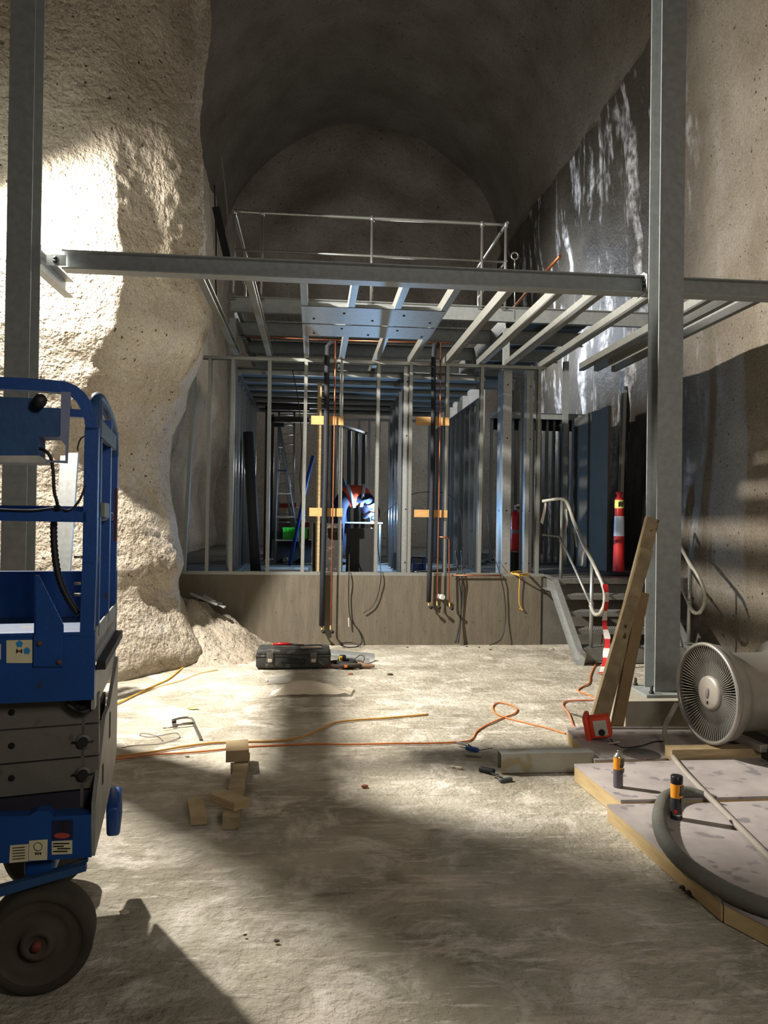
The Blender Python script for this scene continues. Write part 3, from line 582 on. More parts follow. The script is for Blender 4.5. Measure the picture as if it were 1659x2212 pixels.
MB().box(q.x-.075, q.x+.075, 10.53, 10.67, SZ, z0-.02).build('stand', DARK, t)
# ------------------------------------------------------------------ cables over the slab face
CB = mat('black_cable', (20, 20, 22), .55); YC = mat('yellow_cable', (206, 160, 60), .55, 0, .08, 9); OC = mat('orange_cable', (206, 116, 52), .55, 0, .08, 9); WC = mat('white_cable', (190, 186, 176), .6)
def cable(pts, r, m, lab, Y=9.67, name='cable', n=7):
    q = spline([P(p[0], p[1], Y=(p[2] if len(p) > 2 else Y)) for p in pts], 6)
    MB().tube(q, r, n).build(name, m, None, label=lab, cat='cable')
cable([(755, 1180, 9.9), (754, 1238), (753, 1290), (757, 1335), (775, 1362), (782, 1385), (770, 1397, 9.55), (745, 1397, 9.5), (735, 1391, 9.5), (757, 1388, 9.56), (780, 1394, 9.5)], .007, CB, 'black cable hanging down the slab face and coiling at its foot behind the steel channel')
cable([(815, 1140, 9.9), (817, 1190, 9.8), (823, 1240), (818, 1280), (806, 1308), (785, 1324)], .006, CB, 'short black cable swinging loose on the slab face right of the longer one')
cable([(985, 1190, 9.9), (990, 1238), (996, 1290), (995, 1340), (990, 1388, 9.6)], .009, CB, 'left strand of the two black cables hanging right of the copper branch pipe')
cable([(997, 1190, 9.9), (998, 1238), (998, 1290), (994, 1340), (984, 1389, 9.6)], .009, CB, 'right strand of the two black cables hanging right of the copper branch pipe')
cable([(1052, 1100, 9.95), (1062, 1180, 9.9), (1080, 1240), (1090, 1290), (1092, 1340), (1083, 1380, 9.6), (1058, 1394, 9.5)], .006, CB, 'black cable hanging from the blue lit posts down to the floor bottle')
cable([(1100, 1240, 9.75), (1121, 1242), (1121, 1280), (1122, 1305), (1129, 1318), (1122, 1314)], .006, YC, 'short yellow cable hanging from the yellow coil over the slab edge')
cable([(632, 800, 10.2), (645, 870, 10.2), (652, 960, 10.2), (648, 1040, 10.2), (655, 1110, 10.2), (646, 1180, 10.2)], .006, CB, 'thin black cable dangling down the doorway left of the timber prop', name='cable')
cable([(820, 1115, 10.2), (860, 1085, 10.2), (900, 1065, 10.2), (960, 1065, 10.2), (985, 1085, 10.2), (996, 1115, 10.2), (1000, 1180, 10.2)], .005, CB, 'thin black cable looping across the studs right of the welder')
cable([(1045, 850, 11.8), (1030, 900, 11.8), (1022, 940, 11.8), (1024, 970, 11.8), (1034, 1010, 11.8)], .006, mat('beige_wire', (150, 130, 96), .6), 'beige wire curling beside the timber stud')
cable([(700, 1300, SY-.01)] and [(753, 1335, 9.66), (754, 1355, 9.66)], .008, WC, 'white tag hanging on the long black cable', name='cable_tag')
q = spline([P(1105, 1240, z=SZ+.02), P(1125, 1236, z=SZ+.03), P(1148, 1240, z=SZ+.02), P(1130, 1243, z=SZ+.03), P(1104, 1238, z=SZ+.04), P(1122, 1234, z=SZ+.05), P(1146, 1238, z=SZ+.03), P(1120, 1242, z=SZ+.05)], 8)
MB().tube(q, .011, 7).build('cable_coil', YC, None, label='yellow cable coil on the slab at the foot of the red extinguisher', cat='cable')
for i, (x0, y0, x1, y1) in enumerate([(412, 1282, 470, 1306), (430, 1296, 482, 1304), (440, 1287, 486, 1312)]):
    a, c = P(x0, y0, Y=9.35), P(x1, y1, Y=9.25)
    MB().ext([(-.018, -.012), (.018, -.012), (.018, .012), (-.018, .012)], a, c).build('steel_offcut', GALV if i != 1 else DARK, None, label=['pale steel offcut lying on the rubble heap, uppermost of three', 'dark steel offcut lying on the rubble heap', 'pale steel offcut lying on the rubble heap nearest the slab'][i], cat='offcut', group='steel offcuts on the rubble heap')
# ================================================================== stair and handrails
TREAD = mat('checker_plate', (120, 120, 116), .45, .6, .12, 12)
SX0, SX1, SYB = 3.02, 4.25, 8.30
t = empty('access_stair', ((SX0+SX1)/2, SYB, 0), 'short galvanised stair with checker plate treads climbing onto the raised slab', 'stair')
def stringer(x, s):
    b = MB(); pr = [(0, 0), (.07*s, 0), (.07*s, .008), (.008*s, .008), (.008*s, .17), (.07*s, .17), (.07*s, .178), (0, .178)]
    def sect(y, z, ny, nz): return [V((x-a, y+ny*(c-.089), z+nz*(c-.089))) for a, c in pr]
    secs = [sect(SYB-.02, .06, -.45, .89), sect(SYB+.12, .10, -.60, .8), sect(9.30, .80, -.5, .87), sect(9.69, .82, 0, 1)]
    n = len(pr); vs = [p for q in secs for p in q]; k = len(b.v)
    b.add(vs, [(i*n+j, i*n+(j+1) % n, (i+1)*n+(j+1) % n, (i+1)*n+j) for i in range(3) for j in range(n)]+[tuple(range(n-1, -1, -1)), tuple(range(3*n, 4*n))])
    b.build('stringer', GALVB, t)
stringer(SX0, 1); stringer(SX1+.0, -1)
for k in range(5):
    y = SYB+.10+.24*k; z = .175*(k+1)
    tr = MB().box(SX0+.004, SX1-.004, y, y+.27, z-.006, z).box(SX0+.004, SX1-.004, y-.005, y, z-.055 if k else .01, z).build('tread', TREAD, t)
    d = MB(); n = 44
    for r in range(4 if k else 9):
        for i in range(n):
            x = SX0+.03+(SX1-SX0-.06)*(i+.5*(r % 2))/n; zz = z-.008-.014*r
            d.box(x, x+.009, y-.009, y-.005, zz-.003, zz+.003)
    for r in range(9):
        for i in range(n):
            x = SX0+.03+(SX1-SX0-.06)*(i+.5*(r % 2))/n; yy = y+.02+.028*r
            d.box(x, x+.014, yy, yy+.004, z, z+.003)
    d.build('raised_pattern', mat('pattern_steel', (200, 200, 196), .3, .7), tr)
b = MB().box(SX0+.0, 4.9, 9.54, 9.70, SZ-.2, SZ+.004); b.build('landing_plate', TREAD, None, label='checker plate landing joining the stair head to the slab', cat='landing')
WRAP = mat('plastic_wrapped_pipe', (176, 172, 160), .4, .2, .12, 30)
def handrail(pts_rail, posts, mid, lab, r=.021):
    t = empty('handrail', posts[0][0], lab, 'handrail', 'galvanised handrails of the stair')
    MB().tube(spline(pts_rail, 6), [r*(1+.14*math.sin(i*1.7)*math.cos(i*.6)) for i in range((len(pts_rail)-1)*6+1)], 10).build('top_rail', WRAP, t)
    MB().tube(mid, .015, 10).build('mid_rail', PIPE, t)
    for a, c in posts:
        p = MB().tube([a, c], .021, 12).build('post', PIPE, t)
        MB().lathe([(.021, -.03), (.03, -.03), (.03, .03), (.021, .03)], V(a).lerp(V(c), .52), n=12).build('rail_fitting', PIPE, p)
        MB().box(a.x-.05, a.x+.05, a.y-.05, a.y+.05, a.z, a.z+.012).build('foot', PIPE, p)
    return t
up_b = P(1211, 1262, Y=9.45); up_t = P(1214, 1078, Y=9.45); lo_b = V((3.06, 8.50, 0)); lo_b = P(1276, 1408, Y=8.45); lo_t = P(1279, 1212, Y=8.45)
q = lambda px, py, Y: P(px, py, Y=Y)
handrail([q(1172, 1083, 9.6), q(1195, 1079, 9.5), up_t, q(1226, 1088, 9.3), q(1240, 1128, 9.0), q(1262, 1180, 8.65), lo_t, q(1292, 1240, 8.3), q(1304, 1270, 8.2), q(1306, 1300, 8.18), q(1297, 1324, 8.2), q(1284, 1326, 8.3), q(1276, 1308, 8.43)],
         [(up_b, up_t), (lo_b, lo_t)], [q(1172, 1155, 9.6), q(1209, 1160, 9.45), q(1240, 1225, 8.95), q(1276, 1306, 8.45)], 'left handrail of the stair, wrapped in dusty plastic film')
rb, rt = q(1487, 1390, 8.45), q(1490, 1218, 8.45)
handrail([q(1440, 1120, 9.4), q(1462, 1165, 9.0), rt, q(1504, 1238, 8.3), q(1519, 1270, 8.2), q(1522, 1298, 8.18), q(1512, 1322, 8.2), q(1498, 1322, 8.3), q(1488, 1306, 8.43)],
         [(rb, rt), (q(1440, 1262, 9.4), q(1440, 1120, 9.4))], [q(1440, 1200, 9.4), q(1488, 1306, 8.45)], 'right handrail of the stair, seen between the column and the duct fan')
# strips of film hanging from the left rail
FILM = mat('dusty_film', (190, 188, 180), .4, 0, .1, 10, alpha=.55)
for k, (a, c, lab) in enumerate([((1222, 1100), (1224, 1150), 'shred of plastic film hanging from the top of the left handrail'), ((1240, 1140), (1247, 1182), 'shred of plastic film hanging half way down the left handrail'), ((1262, 1185), (1256, 1222), 'bunched plastic film tied round the lower post of the left handrail')]):
    p0, p1 = q(*a, 9.2-.3*k), q(*c, 9.18-.3*k); n = 7; w_ = .022
    b = MB(); vs = []; rnd = random.Random(k)
    for i in range(n):
        u = i/(n-1); m = p0.lerp(p1, u)+V((.01*math.sin(5*u+k), .02*math.sin(7*u), 0)); ww = w_*(1-.6*u)
        vs += [m+V((-ww, .01*rnd.random(), 0)), m+V((0, .03, 0)), m+V((ww*.8, 0, 0))]
    b.add(vs, [(i*3+j, i*3+j+1, (i+1)*3+j+1, (i+1)*3+j) for i in range(n-1) for j in range(2)], True); b.build('plastic_film', FILM, None, label=lab, cat='film')
# red and white barrier tape
TR = mat('tape_red', (206, 40, 44), .5); TW = mat('tape_white', (222, 214, 210), .5)
pts = spline([q(1307, 1262, 8.15), q(1311, 1290, 8.13), q(1308, 1320, 8.12), q(1306, 1350, 8.12), q(1312, 1380, 8.1), q(1309, 1410, 8.08), q(1305, 1440, 7.95), q(1297, 1455, 7.8)], 6)
t = empty('barrier_tape', pts[-1], 'red and white barrier tape hanging from the left handrail loop to the floor', 'tape')
for s in range(0, len(pts)-1, 4):
    b = MB(); seg = pts[s:s+5]; vs = []
    for i, p in enumerate(seg):
        a = .5*math.sin((s+i)*.16); w_ = .030+.004*math.sin((s+i)*.9); vs += [p+V((-w_*math.cos(a), -w_*math.sin(a), 0)), p+V((w_*math.cos(a), w_*math.sin(a), 0))]
    b.add(vs, [(2*i, 2*i+1, 2*i+3, 2*i+2) for i in range(len(seg)-1)]); b.build('tape_stripe', TR if (s//4) % 2 == 0 else TW, t)
b = MB(); p0 = q(1176, 1086, 9.58)
b.add([p0, p0+V((.03, 0, .02)), p0+V((-.02, 0, -.12)), p0+V((.02, .02, -.13)), p0+V((-.05, 0, -.25)), p0+V((-.01, .02, -.28))], [(0, 1, 3, 2), (2, 3, 5, 4)]); b.build('tape_end', TW, None, label='torn white end of barrier tape tied to the top of the left handrail', cat='tape')
# ---- red delineator post
BOL = mat('delineator_red', (188, 34, 34), .5, 0, .08, 6)
g0 = P(1336, 1242, z=SZ); t = empty('delineator_post', (g0.x, g0.y, SZ), 'red delineator post with a yellow sticker and a white reflective band', 'bollard')
X, Yb = g0.x, g0.y; zz = lambda py: P(1336, py, Y=Yb).z
MB().lathe([(0, SZ), (.20, SZ), (.20, SZ+.03), (.09, SZ+.05), (0, SZ+.05)], (X, Yb, 0), n=24).build('rubber_base', DARK, t)
R = lambda z: .080-.024*(z-SZ)/1.15
MB().lathe([(R(z), z) for z in (SZ+.03, SZ+.5, zz(1078))]+[(.050, zz(1076)), (.034, zz(1073)), (.034, zz(1070)), (.046, zz(1068)), (.046, zz(1064)), (.03, zz(1062)), (0, zz(1062))], (X, Yb, 0), n=24).build('tube', BOL, t)
MB().lathe([(R(zz(1158))+.002, zz(1158)), (R(zz(1115))+.002, zz(1115))], (X, Yb, 0), n=24).build('reflective_band', mat('reflective_white', (214, 228, 246), .35, 0, .06, 60), t)
y0_, y1_ = zz(1098), zz(1080)
st = MB().lathe([(R(y0_)+.002, y0_), (R(y1_)+.002, y1_)], (X, Yb, 0), n=24).build('yellow_sticker', mat('yellow_sticker', (226, 220, 120), .5), t)
b = MB()
for k, dx in enumerate((-.03, -.012, .008, .026)): b.box(X+dx-.005, X+dx+.006, Yb-.068, Yb-.056, y0_+.02+.01*(k % 2), y1_-.02-.008*((k+1) % 2))
b.build('sticker_print', HOLE, st)
# ================================================================== leaning timber by the right column
def slab_bar(p0, p1, w, d, m, lab, grp='timber planks leaning against the right column', name='leaning_plank'):
    p0, p1 = V(p0), V(p1); 
    MB().ext([(-w/2, -d/2), (w/2, -d/2), (w/2, d/2), (-w/2, d/2)], p0, p1, up=(0, 1, 0)).build(name, m, None, label=lab, cat='plank', group=grp)
slab_bar(P(1296, 1590, z=.03)+V((0, .05, 0)), P(1409, 1120, Y=5.73), .10, .045, WOODG, 'longest of the planks leaning on the right column, furthest back')
slab_bar(P(1277, 1590, z=.03)+V((0, -.02, 0)), P(1396, 1187, Y=5.66), .095, .045, WOODG, 'middle plank leaning on the right column, with a blue paint mark low down')
slab_bar(P(1327, 1583, z=.03)+V((0, -.02, 0)), P(1389, 1280, Y=5.62), .085, .04, mat('brown_pine', (140, 116, 80), .8, 0, .12, 7, .001, 30, stretch=(1, 6, 1)), 'shortest plank leaning on the right column, nearest its foot')
# ================================================================== plywood deck and what stands on it
PLY = mat('film_faced_ply', (148, 140, 138), .6, 0, .1, 3, .0008, 40, col2=(176, 168, 164), spots=(128, 122, 124), spot_scale=9, spot_th=.40)
EDG = mat('timber_edge', (172, 148, 106), .7, 0, .1, 5, .001, 30, col2=(190, 168, 124), stretch=(4, .6, 4))
GPLY = 'plywood topped platforms on timber edging'
def platform(outline, z0, z1, lab, nails=0):
    c = sum((V((x, y, 0)) for x, y in outline), V())/len(outline)
    t = empty('plywood_platform', (c.x, c.y, 0), lab, 'platform', GPLY)
    MB().plate([(x, y, z1-.014) for x, y in outline], .014, (0, 0, 1)).build('ply_top', PLY, t)
    sh = [(c.x+(x-c.x)*.997, c.y+(y-c.y)*.997) for x, y in outline]
    MB().plate([(x, y, z0) for x, y in sh], z1-.0145-z0, (0, 0, 1)).build('timber_edging', EDG, t)
pp = lambda px, py, z: (P(px, py, z=z).x, P(px, py, z=z).y)
z1 = .105
a = pp(1240, 1650, z1); c = pp(1341, 1728, z1)
platform([a, c, (3.4, c[1]+.03), (3.4, a[1]+.1)], .0, z1, 'middle plywood platform with the smaller spray can on it')
z2 = .088
a = pp(1311, 1737, z2); c = pp(1558, 1943, z2)
platform([a, c, (3.4, c[1]+.02), (3.4, 4.02), (a[0]+.5, 3.99)], .0, z2, 'near plywood platform with the black and orange can and the thick hose')
a = (c[0]+.004, c[1]-.008); e = (c[0]+.28, c[1]-.62)
platform([a, e, (3.4, e[1]), (3.4, a[1])], .0, .086, 'nearest plywood platform in the lower right corner')
z0p = .09
a = pp(1228, 1581, z0p); c = pp(1290, 1640, z0p)
platform([a, (c[0]-.02, 4.735), (3.5, 4.78), (3.5, 5.5), (a[0]+.03, 5.5)], 0, z0p, 'far plywood platform below the orange outlet box and the column plinth')
# spray cans
ORG = mat('orange_label', (232, 150, 34), .4); BLK = mat('black_gloss', (22, 22, 26), .35); TIN = mat('tin', (190, 186, 176), .25, .85); LBL = mat('mauve_label', (92, 84, 92), .45)
def can(p, hgt, r, lab, cap, sc):
    t = empty('spray_can', p, lab, 'spray can', 'spray cans on the plywood platforms'); x, y, z = p
    MB().lathe([(0, z+.001), (r*.97, z+.001), (r, z+.006), (r, z+.08*hgt), (r, z+.5*hgt)], p-V((0, 0, z)), n=24).build('lower_body', LBL if not cap else mat('charcoal_label', (44, 46, 50), .4), t)
    MB().lathe([(r*1.003, z+.5*hgt), (r*1.003, z+.82*hgt)], p-V((0, 0, z)), n=24).build('orange_band', ORG, t)
    b = MB()
    for k, (az, zc, w_, h_) in enumerate([(-.9, .70, .016, .02), (-1.15, .60, .012, .008), (-.8, .46, .018, .012)]):
        d = V((math.cos(az), math.sin(az), 0)); s_ = V((-d.y, d.x, 0)); o = V((x, y, z+zc*hgt))+d*(r*1.004+.0006)
        b.add([o-s_*w_-V((0, 0, h_)), o+s_*w_-V((0, 0, h_)), o+s_*w_+V((0, 0, h_)), o-s_*w_+V((0, 0, h_)), o-d*.004-s_*w_-V((0, 0, h_)), o-d*.004+s_*w_-V((0, 0, h_)), o-d*.004+s_*w_+V((0, 0, h_)), o-d*.004-s_*w_+V((0, 0, h_))], [(0, 1, 2, 3), (7, 6, 5, 4), (0, 4, 5, 1), (1, 5, 6, 2), (2, 6, 7, 3), (3, 7, 4, 0)])
    b.build('label_print', BLK, t)
    if cap:
        MB().lathe([(r*1.02, z+.82*hgt), (r*1.02, z+.99*hgt), (r*.95, z+hgt), (0, z+hgt)], p-V((0, 0, z)), n=24).build('cap', BLK, t)
        MB().lathe([(r*1.004, z+.10*hgt), (r*1.004, z+.13*hgt)], p-V((0, 0, z)), n=24).build('silver_line', TIN, t)
        d = V((-.55, -.83, 0)); o = V((x, y, z+.2*hgt))+d*(r+.0005); s_ = V((-d.y, d.x, 0))
        b = MB(); b.add([o+s_*.009*math.cos(k*math.pi/5)+V((0, 0, .012*math.sin(k*math.pi/5))) for k in range(10)], [tuple(range(10))]); b.build('red_mark', TR, t)
    else:
        MB().lathe([(r*1.0, z+.82*hgt), (r*.92, z+.86*hgt), (r*.6, z+.90*hgt), (r*.55, z+.93*hgt), (r*.2, z+.93*hgt), (r*.2, z+.97*hgt), (r*.3, z+.97*hgt), (r*.3, z+hgt), (0, z+hgt)], p-V((0, 0, z)), n=20).build('dome_and_valve', TIN, t)
p_ = P(1335, 1700, z=z1); p_ = V((p_.x, p_.y, z1)); h_ = P(1335, 1621, Y=p_.y).z-z1
can(p_, h_, .027, 'uncapped orange spray can standing on the middle plywood platform', False, 1)
p_ = P(1461, 1768, z=z2); p_ = V((p_.x, p_.y, z2)); h_ = P(1461, 1675, Y=p_.y).z-z2
can(p_, h_, .0295, 'orange spray can with a black cap standing inside the curve of the thick hose', True, 1)
# thick corrugated hose
HOSE = mat('dusty_rubber', (92, 92, 84), .75, 0, .15, 10, .002, 60)
hp_ = [(1548, 1722), (1520, 1716), (1490, 1712), (1462, 1714), (1438, 1725), (1426, 1752), (1426, 1785), (1440, 1820), (1475, 1862), (1530, 1902), (1590, 1935), (1659, 1962), (1760, 1990)]
pts = spline([P(x, y, z=z2+.036) for x, y in hp_], 8); n = len(pts)
b = MB().tube(pts, [.004+.030*min(1, i/22) for i in range(n)] and [(.006+.030*min(1, i/20))*(1+.02*(-1)**i) for i in range(n)], 14); b.build('thick_hose', HOSE, None, label='thick dusty grey hose curving round the capped spray can', cat='hose')
HS2 = mat('pale_hose', (146, 140, 130), .6, 0, .08, 10)
q2 = [(1462, 1520, .36), (1450, 1542, .30), (1437, 1570, .20), (1438, 1600, .13), (1452, 1632, .12), (1480, 1668, .13), (1520, 1710, .13), (1560, 1750, .112), (1610, 1800, .112), (1659, 1850, .112), (1740, 1935, .112)]
pts = spline([P(x, y, z=z) for x, y, z in q2], 8); b = MB().tube(pts, .0165, 12); b.build('pale_hose', HS2, None, label='pale grey hose running from behind the duct fan across both platforms', cat='hose')
# cutting disc
p_ = P(1386, 1629, z=z0p); b = MB().lathe([(.011, 0), (.115, 0), (.118, .0015), (.115, .003), (.011, .003)], (p_.x, p_.y, z0p+.001), n=40); t_ = b.build('cutting_disc', mat('abrasive_disc', (78, 72, 70), .8, 0, .12, 20, spots=(170, 84, 70), spot_scale=14, spot_th=.36), None, label='worn grey cutting disc lying flat on the far plywood platform', cat='disc')
# orange outlet box on its side
BX = mat('orange_plastic', (214, 66, 34), .5, 0, .1, 14)
p_ = P(1300, 1600, z=z0p); t = empty('outlet_box', (p_.x, p_.y, z0p), 'orange portable outlet box with a dusty white socket face', 'outlet box', rz=0)
Rb = Matrix.Rotation(math.radians(-24), 3, 'Z') @ Matrix.Rotation(math.radians(-12), 3, 'Y'); cen = V((p_.x, p_.y+.06, z0p+.085))
MB().rbox(cen+Rb@V((-.075, 0, .0)), (.035, .19, .19), Rb, .012).build('flange', BX, t)
MB().rbox(cen+Rb@V((.01, 0, -.0)), (.14, .13, .14), Rb, .01).build('housing', BX, t)
MB().rbox(cen+Rb@V((.015, -.068, .0)), (.09, .008, .105), Rb, .003).build('socket_face', mat('dusty_white', (196, 186, 172), .6, 0, .12, 12), t)
MB().cyl(cen+Rb@V((.02, -.070, -.028)), cen+Rb@V((.02, -.082, -.028)), .022, 16).build('plug', BLK, t)
MB().rbox(cen+Rb@V((.015, 0, .074)), (.10, .02, .012), Rb, .004).build('handle', BX, t)
p_ = P(1327, 1604, z=z0p+.012); b = MB().rbox(p_, (.07, .05, .003), Matrix.Rotation(.5, 3, 'Z') @ Matrix.Rotation(-.25, 3, 'X')); b.build('cable_tag', wt, None, label='white tag lying beside the orange outlet box', cat='tag')
def fcable(pts, r, m, lab, name='extension_cord', lift=0, z=0, cat='cord'):
    pp_ = spline([P(p[0], p[1], z=(p[2] if len(p) > 2 else z)+r) for p in pts], 7)
    MB().tube(pp_, r, 7).build(name, m, None, label=lab, cat=cat)
fcable([(1318, 1595, .12), (1330, 1608, z0p), (1350, 1615, z0p), (1385, 1611, z0p), (1410, 1603, z0p), (1434, 1602, z0p), (1445, 1612, z0p)], .004, CB, 'thin black lead running from the orange outlet box towards the fan')
# timber bearers under the fan
a = P(1452, 1618, z=.17); 
b = MB().box(a.x, 4.1, a.y-.0, a.y+.10, z0p+.001, .165); b.build('timber_bearer', WOOD, None, label='long timber bearer lying under the front ring of the duct fan', cat='timber')
# ---- duct fan
FANM = mat('fan_steel', (152, 148, 140), .42, .55, .08, 8); FIN = mat('fan_blade_steel', (182, 180, 174), .35, .8, .05, 20); DKI = mat('fan_inside', (28, 27, 26), .6, .3)
fz = .165+.328; fc = P(1527, 1497, z=fz); az = math.radians(83); ax = V((math.sin(az), math.cos(az), 0)); rad = .328
t = empty('duct_fan', (fc.x, fc.y, .165), 'large round galvanised duct fan lying on its side beside the right column', 'fan')
MB().lathe([(rad-.026, -.003), (rad-.024, -.010), (rad-.012, -.015), (rad-.003, -.010), (rad, .002), (rad-.004, .02), (rad-.016, .035), (rad-.026, .035), (rad-.026, -.003)], fc, ax, 64).build('front_ring', FANM, t)
MB().lathe([(rad-.014, .03), (rad-.018, .085), (rad-.05, .12), (rad-.075, .17), (rad-.075, .48), (rad-.05, .53), (rad+.008, .56), (rad+.012, .575), (rad-.01, .575), (rad-.08, .54), (rad-.085, .16), (rad-.058, .06)], fc, ax, 64).build('casing', FANM, t)
MB().lathe([(0, .09), (rad-.03, .085), (rad-.03, .088), (0, .095)], fc, ax, 48).build('back_plate', DKI, t)
u = ax.orthogonal().normalized(); w_ = ax.cross(u); b = MB(); nf = 84
for k in range(nf):
    th = 2*math.pi*k/nf; er = u*math.cos(th)+w_*math.sin(th); et = ax.cross(er); vs = []
    for r_, x0, x1, tw in ((.105, .024, .06, .0), (.20, .034, .075, .002), (rad-.027, .008, .075, .004)):
        w2 = .0016+.004*(r_-.1)
        vs += [fc+er*r_+ax*x0+et*w2, fc+er*r_+ax*x0-et*w2, fc+er*r_+ax*x1-et*(w2-.001+tw*2), fc+er*r_+ax*x1+et*(w2-.001-tw*2)]
    b.add(vs, [(i*4+j, i*4+(j+1) % 4, i*4+4+(j+1) % 4, i*4+4+j) for i in range(2) for j in range(4)]+[(3, 2, 1, 0), (8, 9, 10, 11)])
b.build('radial_vanes', FIN, t)
hub = MB().lathe([(0, .004), (.09, .006), (.108, .012), (.112, .03), (.10, .05), (0, .05)], fc, ax, 40).build('hub_disc', mat('hub_grey', (160, 154, 144), .45, .2), t)
b = MB().lathe([(0, -.001), (.034, -.001), (.036, .001), (.036, .004)], fc+V((0, 0, .0)), ax, 28)
for v in b.v:
    d = v-fc; k = d.dot(ax); e1 = (w_*.8+u*.6).normalized(); e2 = ax.cross(e1); v[:] = fc+ax*k+e1*d.dot(e1)*1.0+e2*d.dot(e2)*.45
b.build('oval_badge', mat('badge_grey', (120, 112, 112), .5), hub)
MB().rbox(fc+V((0, 0, -.062))-ax*(-.003), (.006, .010, .018), Matrix.Rotation(-az+math.pi/2, 3, 'Z')).build('hub_mark', HOLE, hub)
for k in (.10, .40): MB().rbox(fc+ax*(.15+k)+V((0, 0, -rad+.02)), (.05, .45, .05), Matrix.Rotation(-az+math.pi/2, 3, 'Z'), .004).build('mounting_foot', FANM, t)
b = MB().box(fc.x+.3, 4.3, fc.y-.32, fc.y+.32, z0p+.001, .164); b.build('dark_pallet', mat('dark_timber', (58, 52, 44), .8, 0, .15, 5), None, label='dark pallet under the casing of the duct fan', cat='pallet')
# ================================================================== loose things on the floor
# open steel box section
A = P(1083, 1671, z=0); Bp = P(1283, 1667, z=0); bw, bh, bt = .105, P(1083, 1629, Y=A.y).z, .006
TUBE = mat('box_section_steel', (162, 162, 154), .5, .45, .10, 6, spots=(146, 138, 112), spot_scale=5, spot_th=.42)
d = (Bp-A).normalized(); sd = V((-d.y, d.x, 0)); b = MB()
o1 = [(0, 0), (bw, 0), (bw, bh), (0, bh)]; o2 = [(bt, bt), (bw-bt, bt), (bw-bt, bh-bt), (bt, bh-bt)]
vs = [q_+sd*x+Z*(z+.001) for q_ in (V((A.x, A.y, 0)), V((Bp.x, Bp.y, 0))) for x, z in o1+o2]
b.add(vs, [(i, (i+1) % 4, 8+(i+1) % 4, 8+i) for i in range(4)]+[(4+i, 4+(i+1) % 4, 12+(i+1) % 4, 12+i) for i in range(4)]+[(i, (i+1) % 4, 4+(i+1) % 4, 4+i) for i in range(4)]+[(8+i, 8+(i+1) % 4, 12+(i+1) % 4, 12+i) for i in range(4)])
b.build('steel_box_section', TUBE, None, label='short open galvanised box section lying against the plywood platforms', cat='box section')
# timber blocks, lower left
def block(c0, c1, c2, z0, hgt, m, lab, name='timber_block'):
    """three upper-surface corners given in pixels at height z0+hgt: near left, near right, far right"""
    a, c, e = (P(*k, z=z0+hgt) for k in (c0, c1, c2)); g = a+(e-c)
    MB().plate([V((p.x, p.y, z0)) for p in (a, c, e, g)], hgt, (0, 0, 1)).build(name, m, None, label=lab, cat='timber', group='timber offcuts on the floor beside the scissor lift')
block((480, 1766), (517, 1766), (540, 1626), .001, .062, WOODG, 'long grey timber lying on the floor under the two loose blocks')
block((488, 1623), (538, 1620), (536, 1597), .065, .07, mat('square_block_wood', (158, 136, 100), .75, 0, .1, 8, .001, 30), 'square timber block resting across the far end of the long grey timber')
block((506, 1734), (539, 1724), (484, 1704), .065, .045, WOOD, 'pale timber offcut lying diagonally over the long grey timber')
block((412, 1764), (448, 1762), (438, 1722), .001, .045, WOOD, 'pale timber offcut lying alone left of the long grey timber')
# clamp
t = empty('clamp', P(385, 1570, z=0), 'steel bar clamp lying on the lit floor behind the loop of wire', 'clamp')
k = lambda px, py, z=.012: P(px, py, z=z)
CH = mat('worn_chrome', (150, 142, 138), .3, .8, .1, 30)
MB().ext([(-.011, -.005), (.011, -.005), (.011, .005), (-.011, .005)], k(417, 1560), k(434, 1596)).build('bar', CH, t)
MB().tube([k(372, 1566, .02), k(418, 1562, .02)], .010, 8).build('screw', CH, t)
MB().tube(spline([k(372, 1556, .03), k(392, 1551, .035), (k(412, 1551, .03)), k(420, 1562, .02)]), .009, 8).build('frame_arc', CH, t)
MB().tube([k(352, 1573), k(383, 1570)], .005, 6).build('tommy_bar', CH, t)
MB().rbox(k(376, 1560, .022), (.03, .05, .04), Matrix.Rotation(.3, 3, 'Z'), .008).build('swivel_jaw', BOLT, t)
b = MB(); c = P(416, 1531, z=.004); b.add([c+V((x, y, z)) for x, y, z in ((-.06, 0, 0), (-.02, .02, .008), (.03, .03, .002), (.055, .0, .01), (.01, -.015, .004), (-.03, -.01, .012))], [(0, 1, 4, 5), (1, 2, 3, 4)]); b.build('paper_scrap', mat('lime_paper', (196, 214, 90), .6), None, label='scrap of lime green paper on the floor beyond the clamp', cat='scrap')
fcable([(262, 1615), (290, 1610), (330, 1608), (348, 1606), (372, 1600), (388, 1592), (380, 1583), (350, 1588), (325, 1592), (302, 1588), (310, 1584), (340, 1590), (352, 1600)], .003, mat('grey_wire', (120, 112, 100), .6), 'thin loop of grey wire on the floor beside the scissor lift', 'wire', cat='wire')
fcable([(240, 1525), (262, 1516), (300, 1497), (335, 1480), (362, 1468), (385, 1450), (405, 1432), (420, 1405, .05), (436, 1360, .25)], .008, YC, 'yellow cord running up the foot of the left wall')
fcable([(255, 1517), (290, 1502), (322, 1490), (355, 1480), (392, 1470), (430, 1455), (470, 1447)], .004, YC, 'thin yellow cord beside the one going up the left wall')
fcable([(180, 1640), (262, 1632), (330, 1624), (400, 1612), (470, 1604), (540, 1602), (600, 1600), (650, 1592), (690, 1576), (720, 1562), (760, 1556), (820, 1552), (880, 1547), (925, 1543)], .008, mat('ochre_cable', (190, 140, 66), .55), 'ochre cord lying from the scissor lift to the middle of the floor')
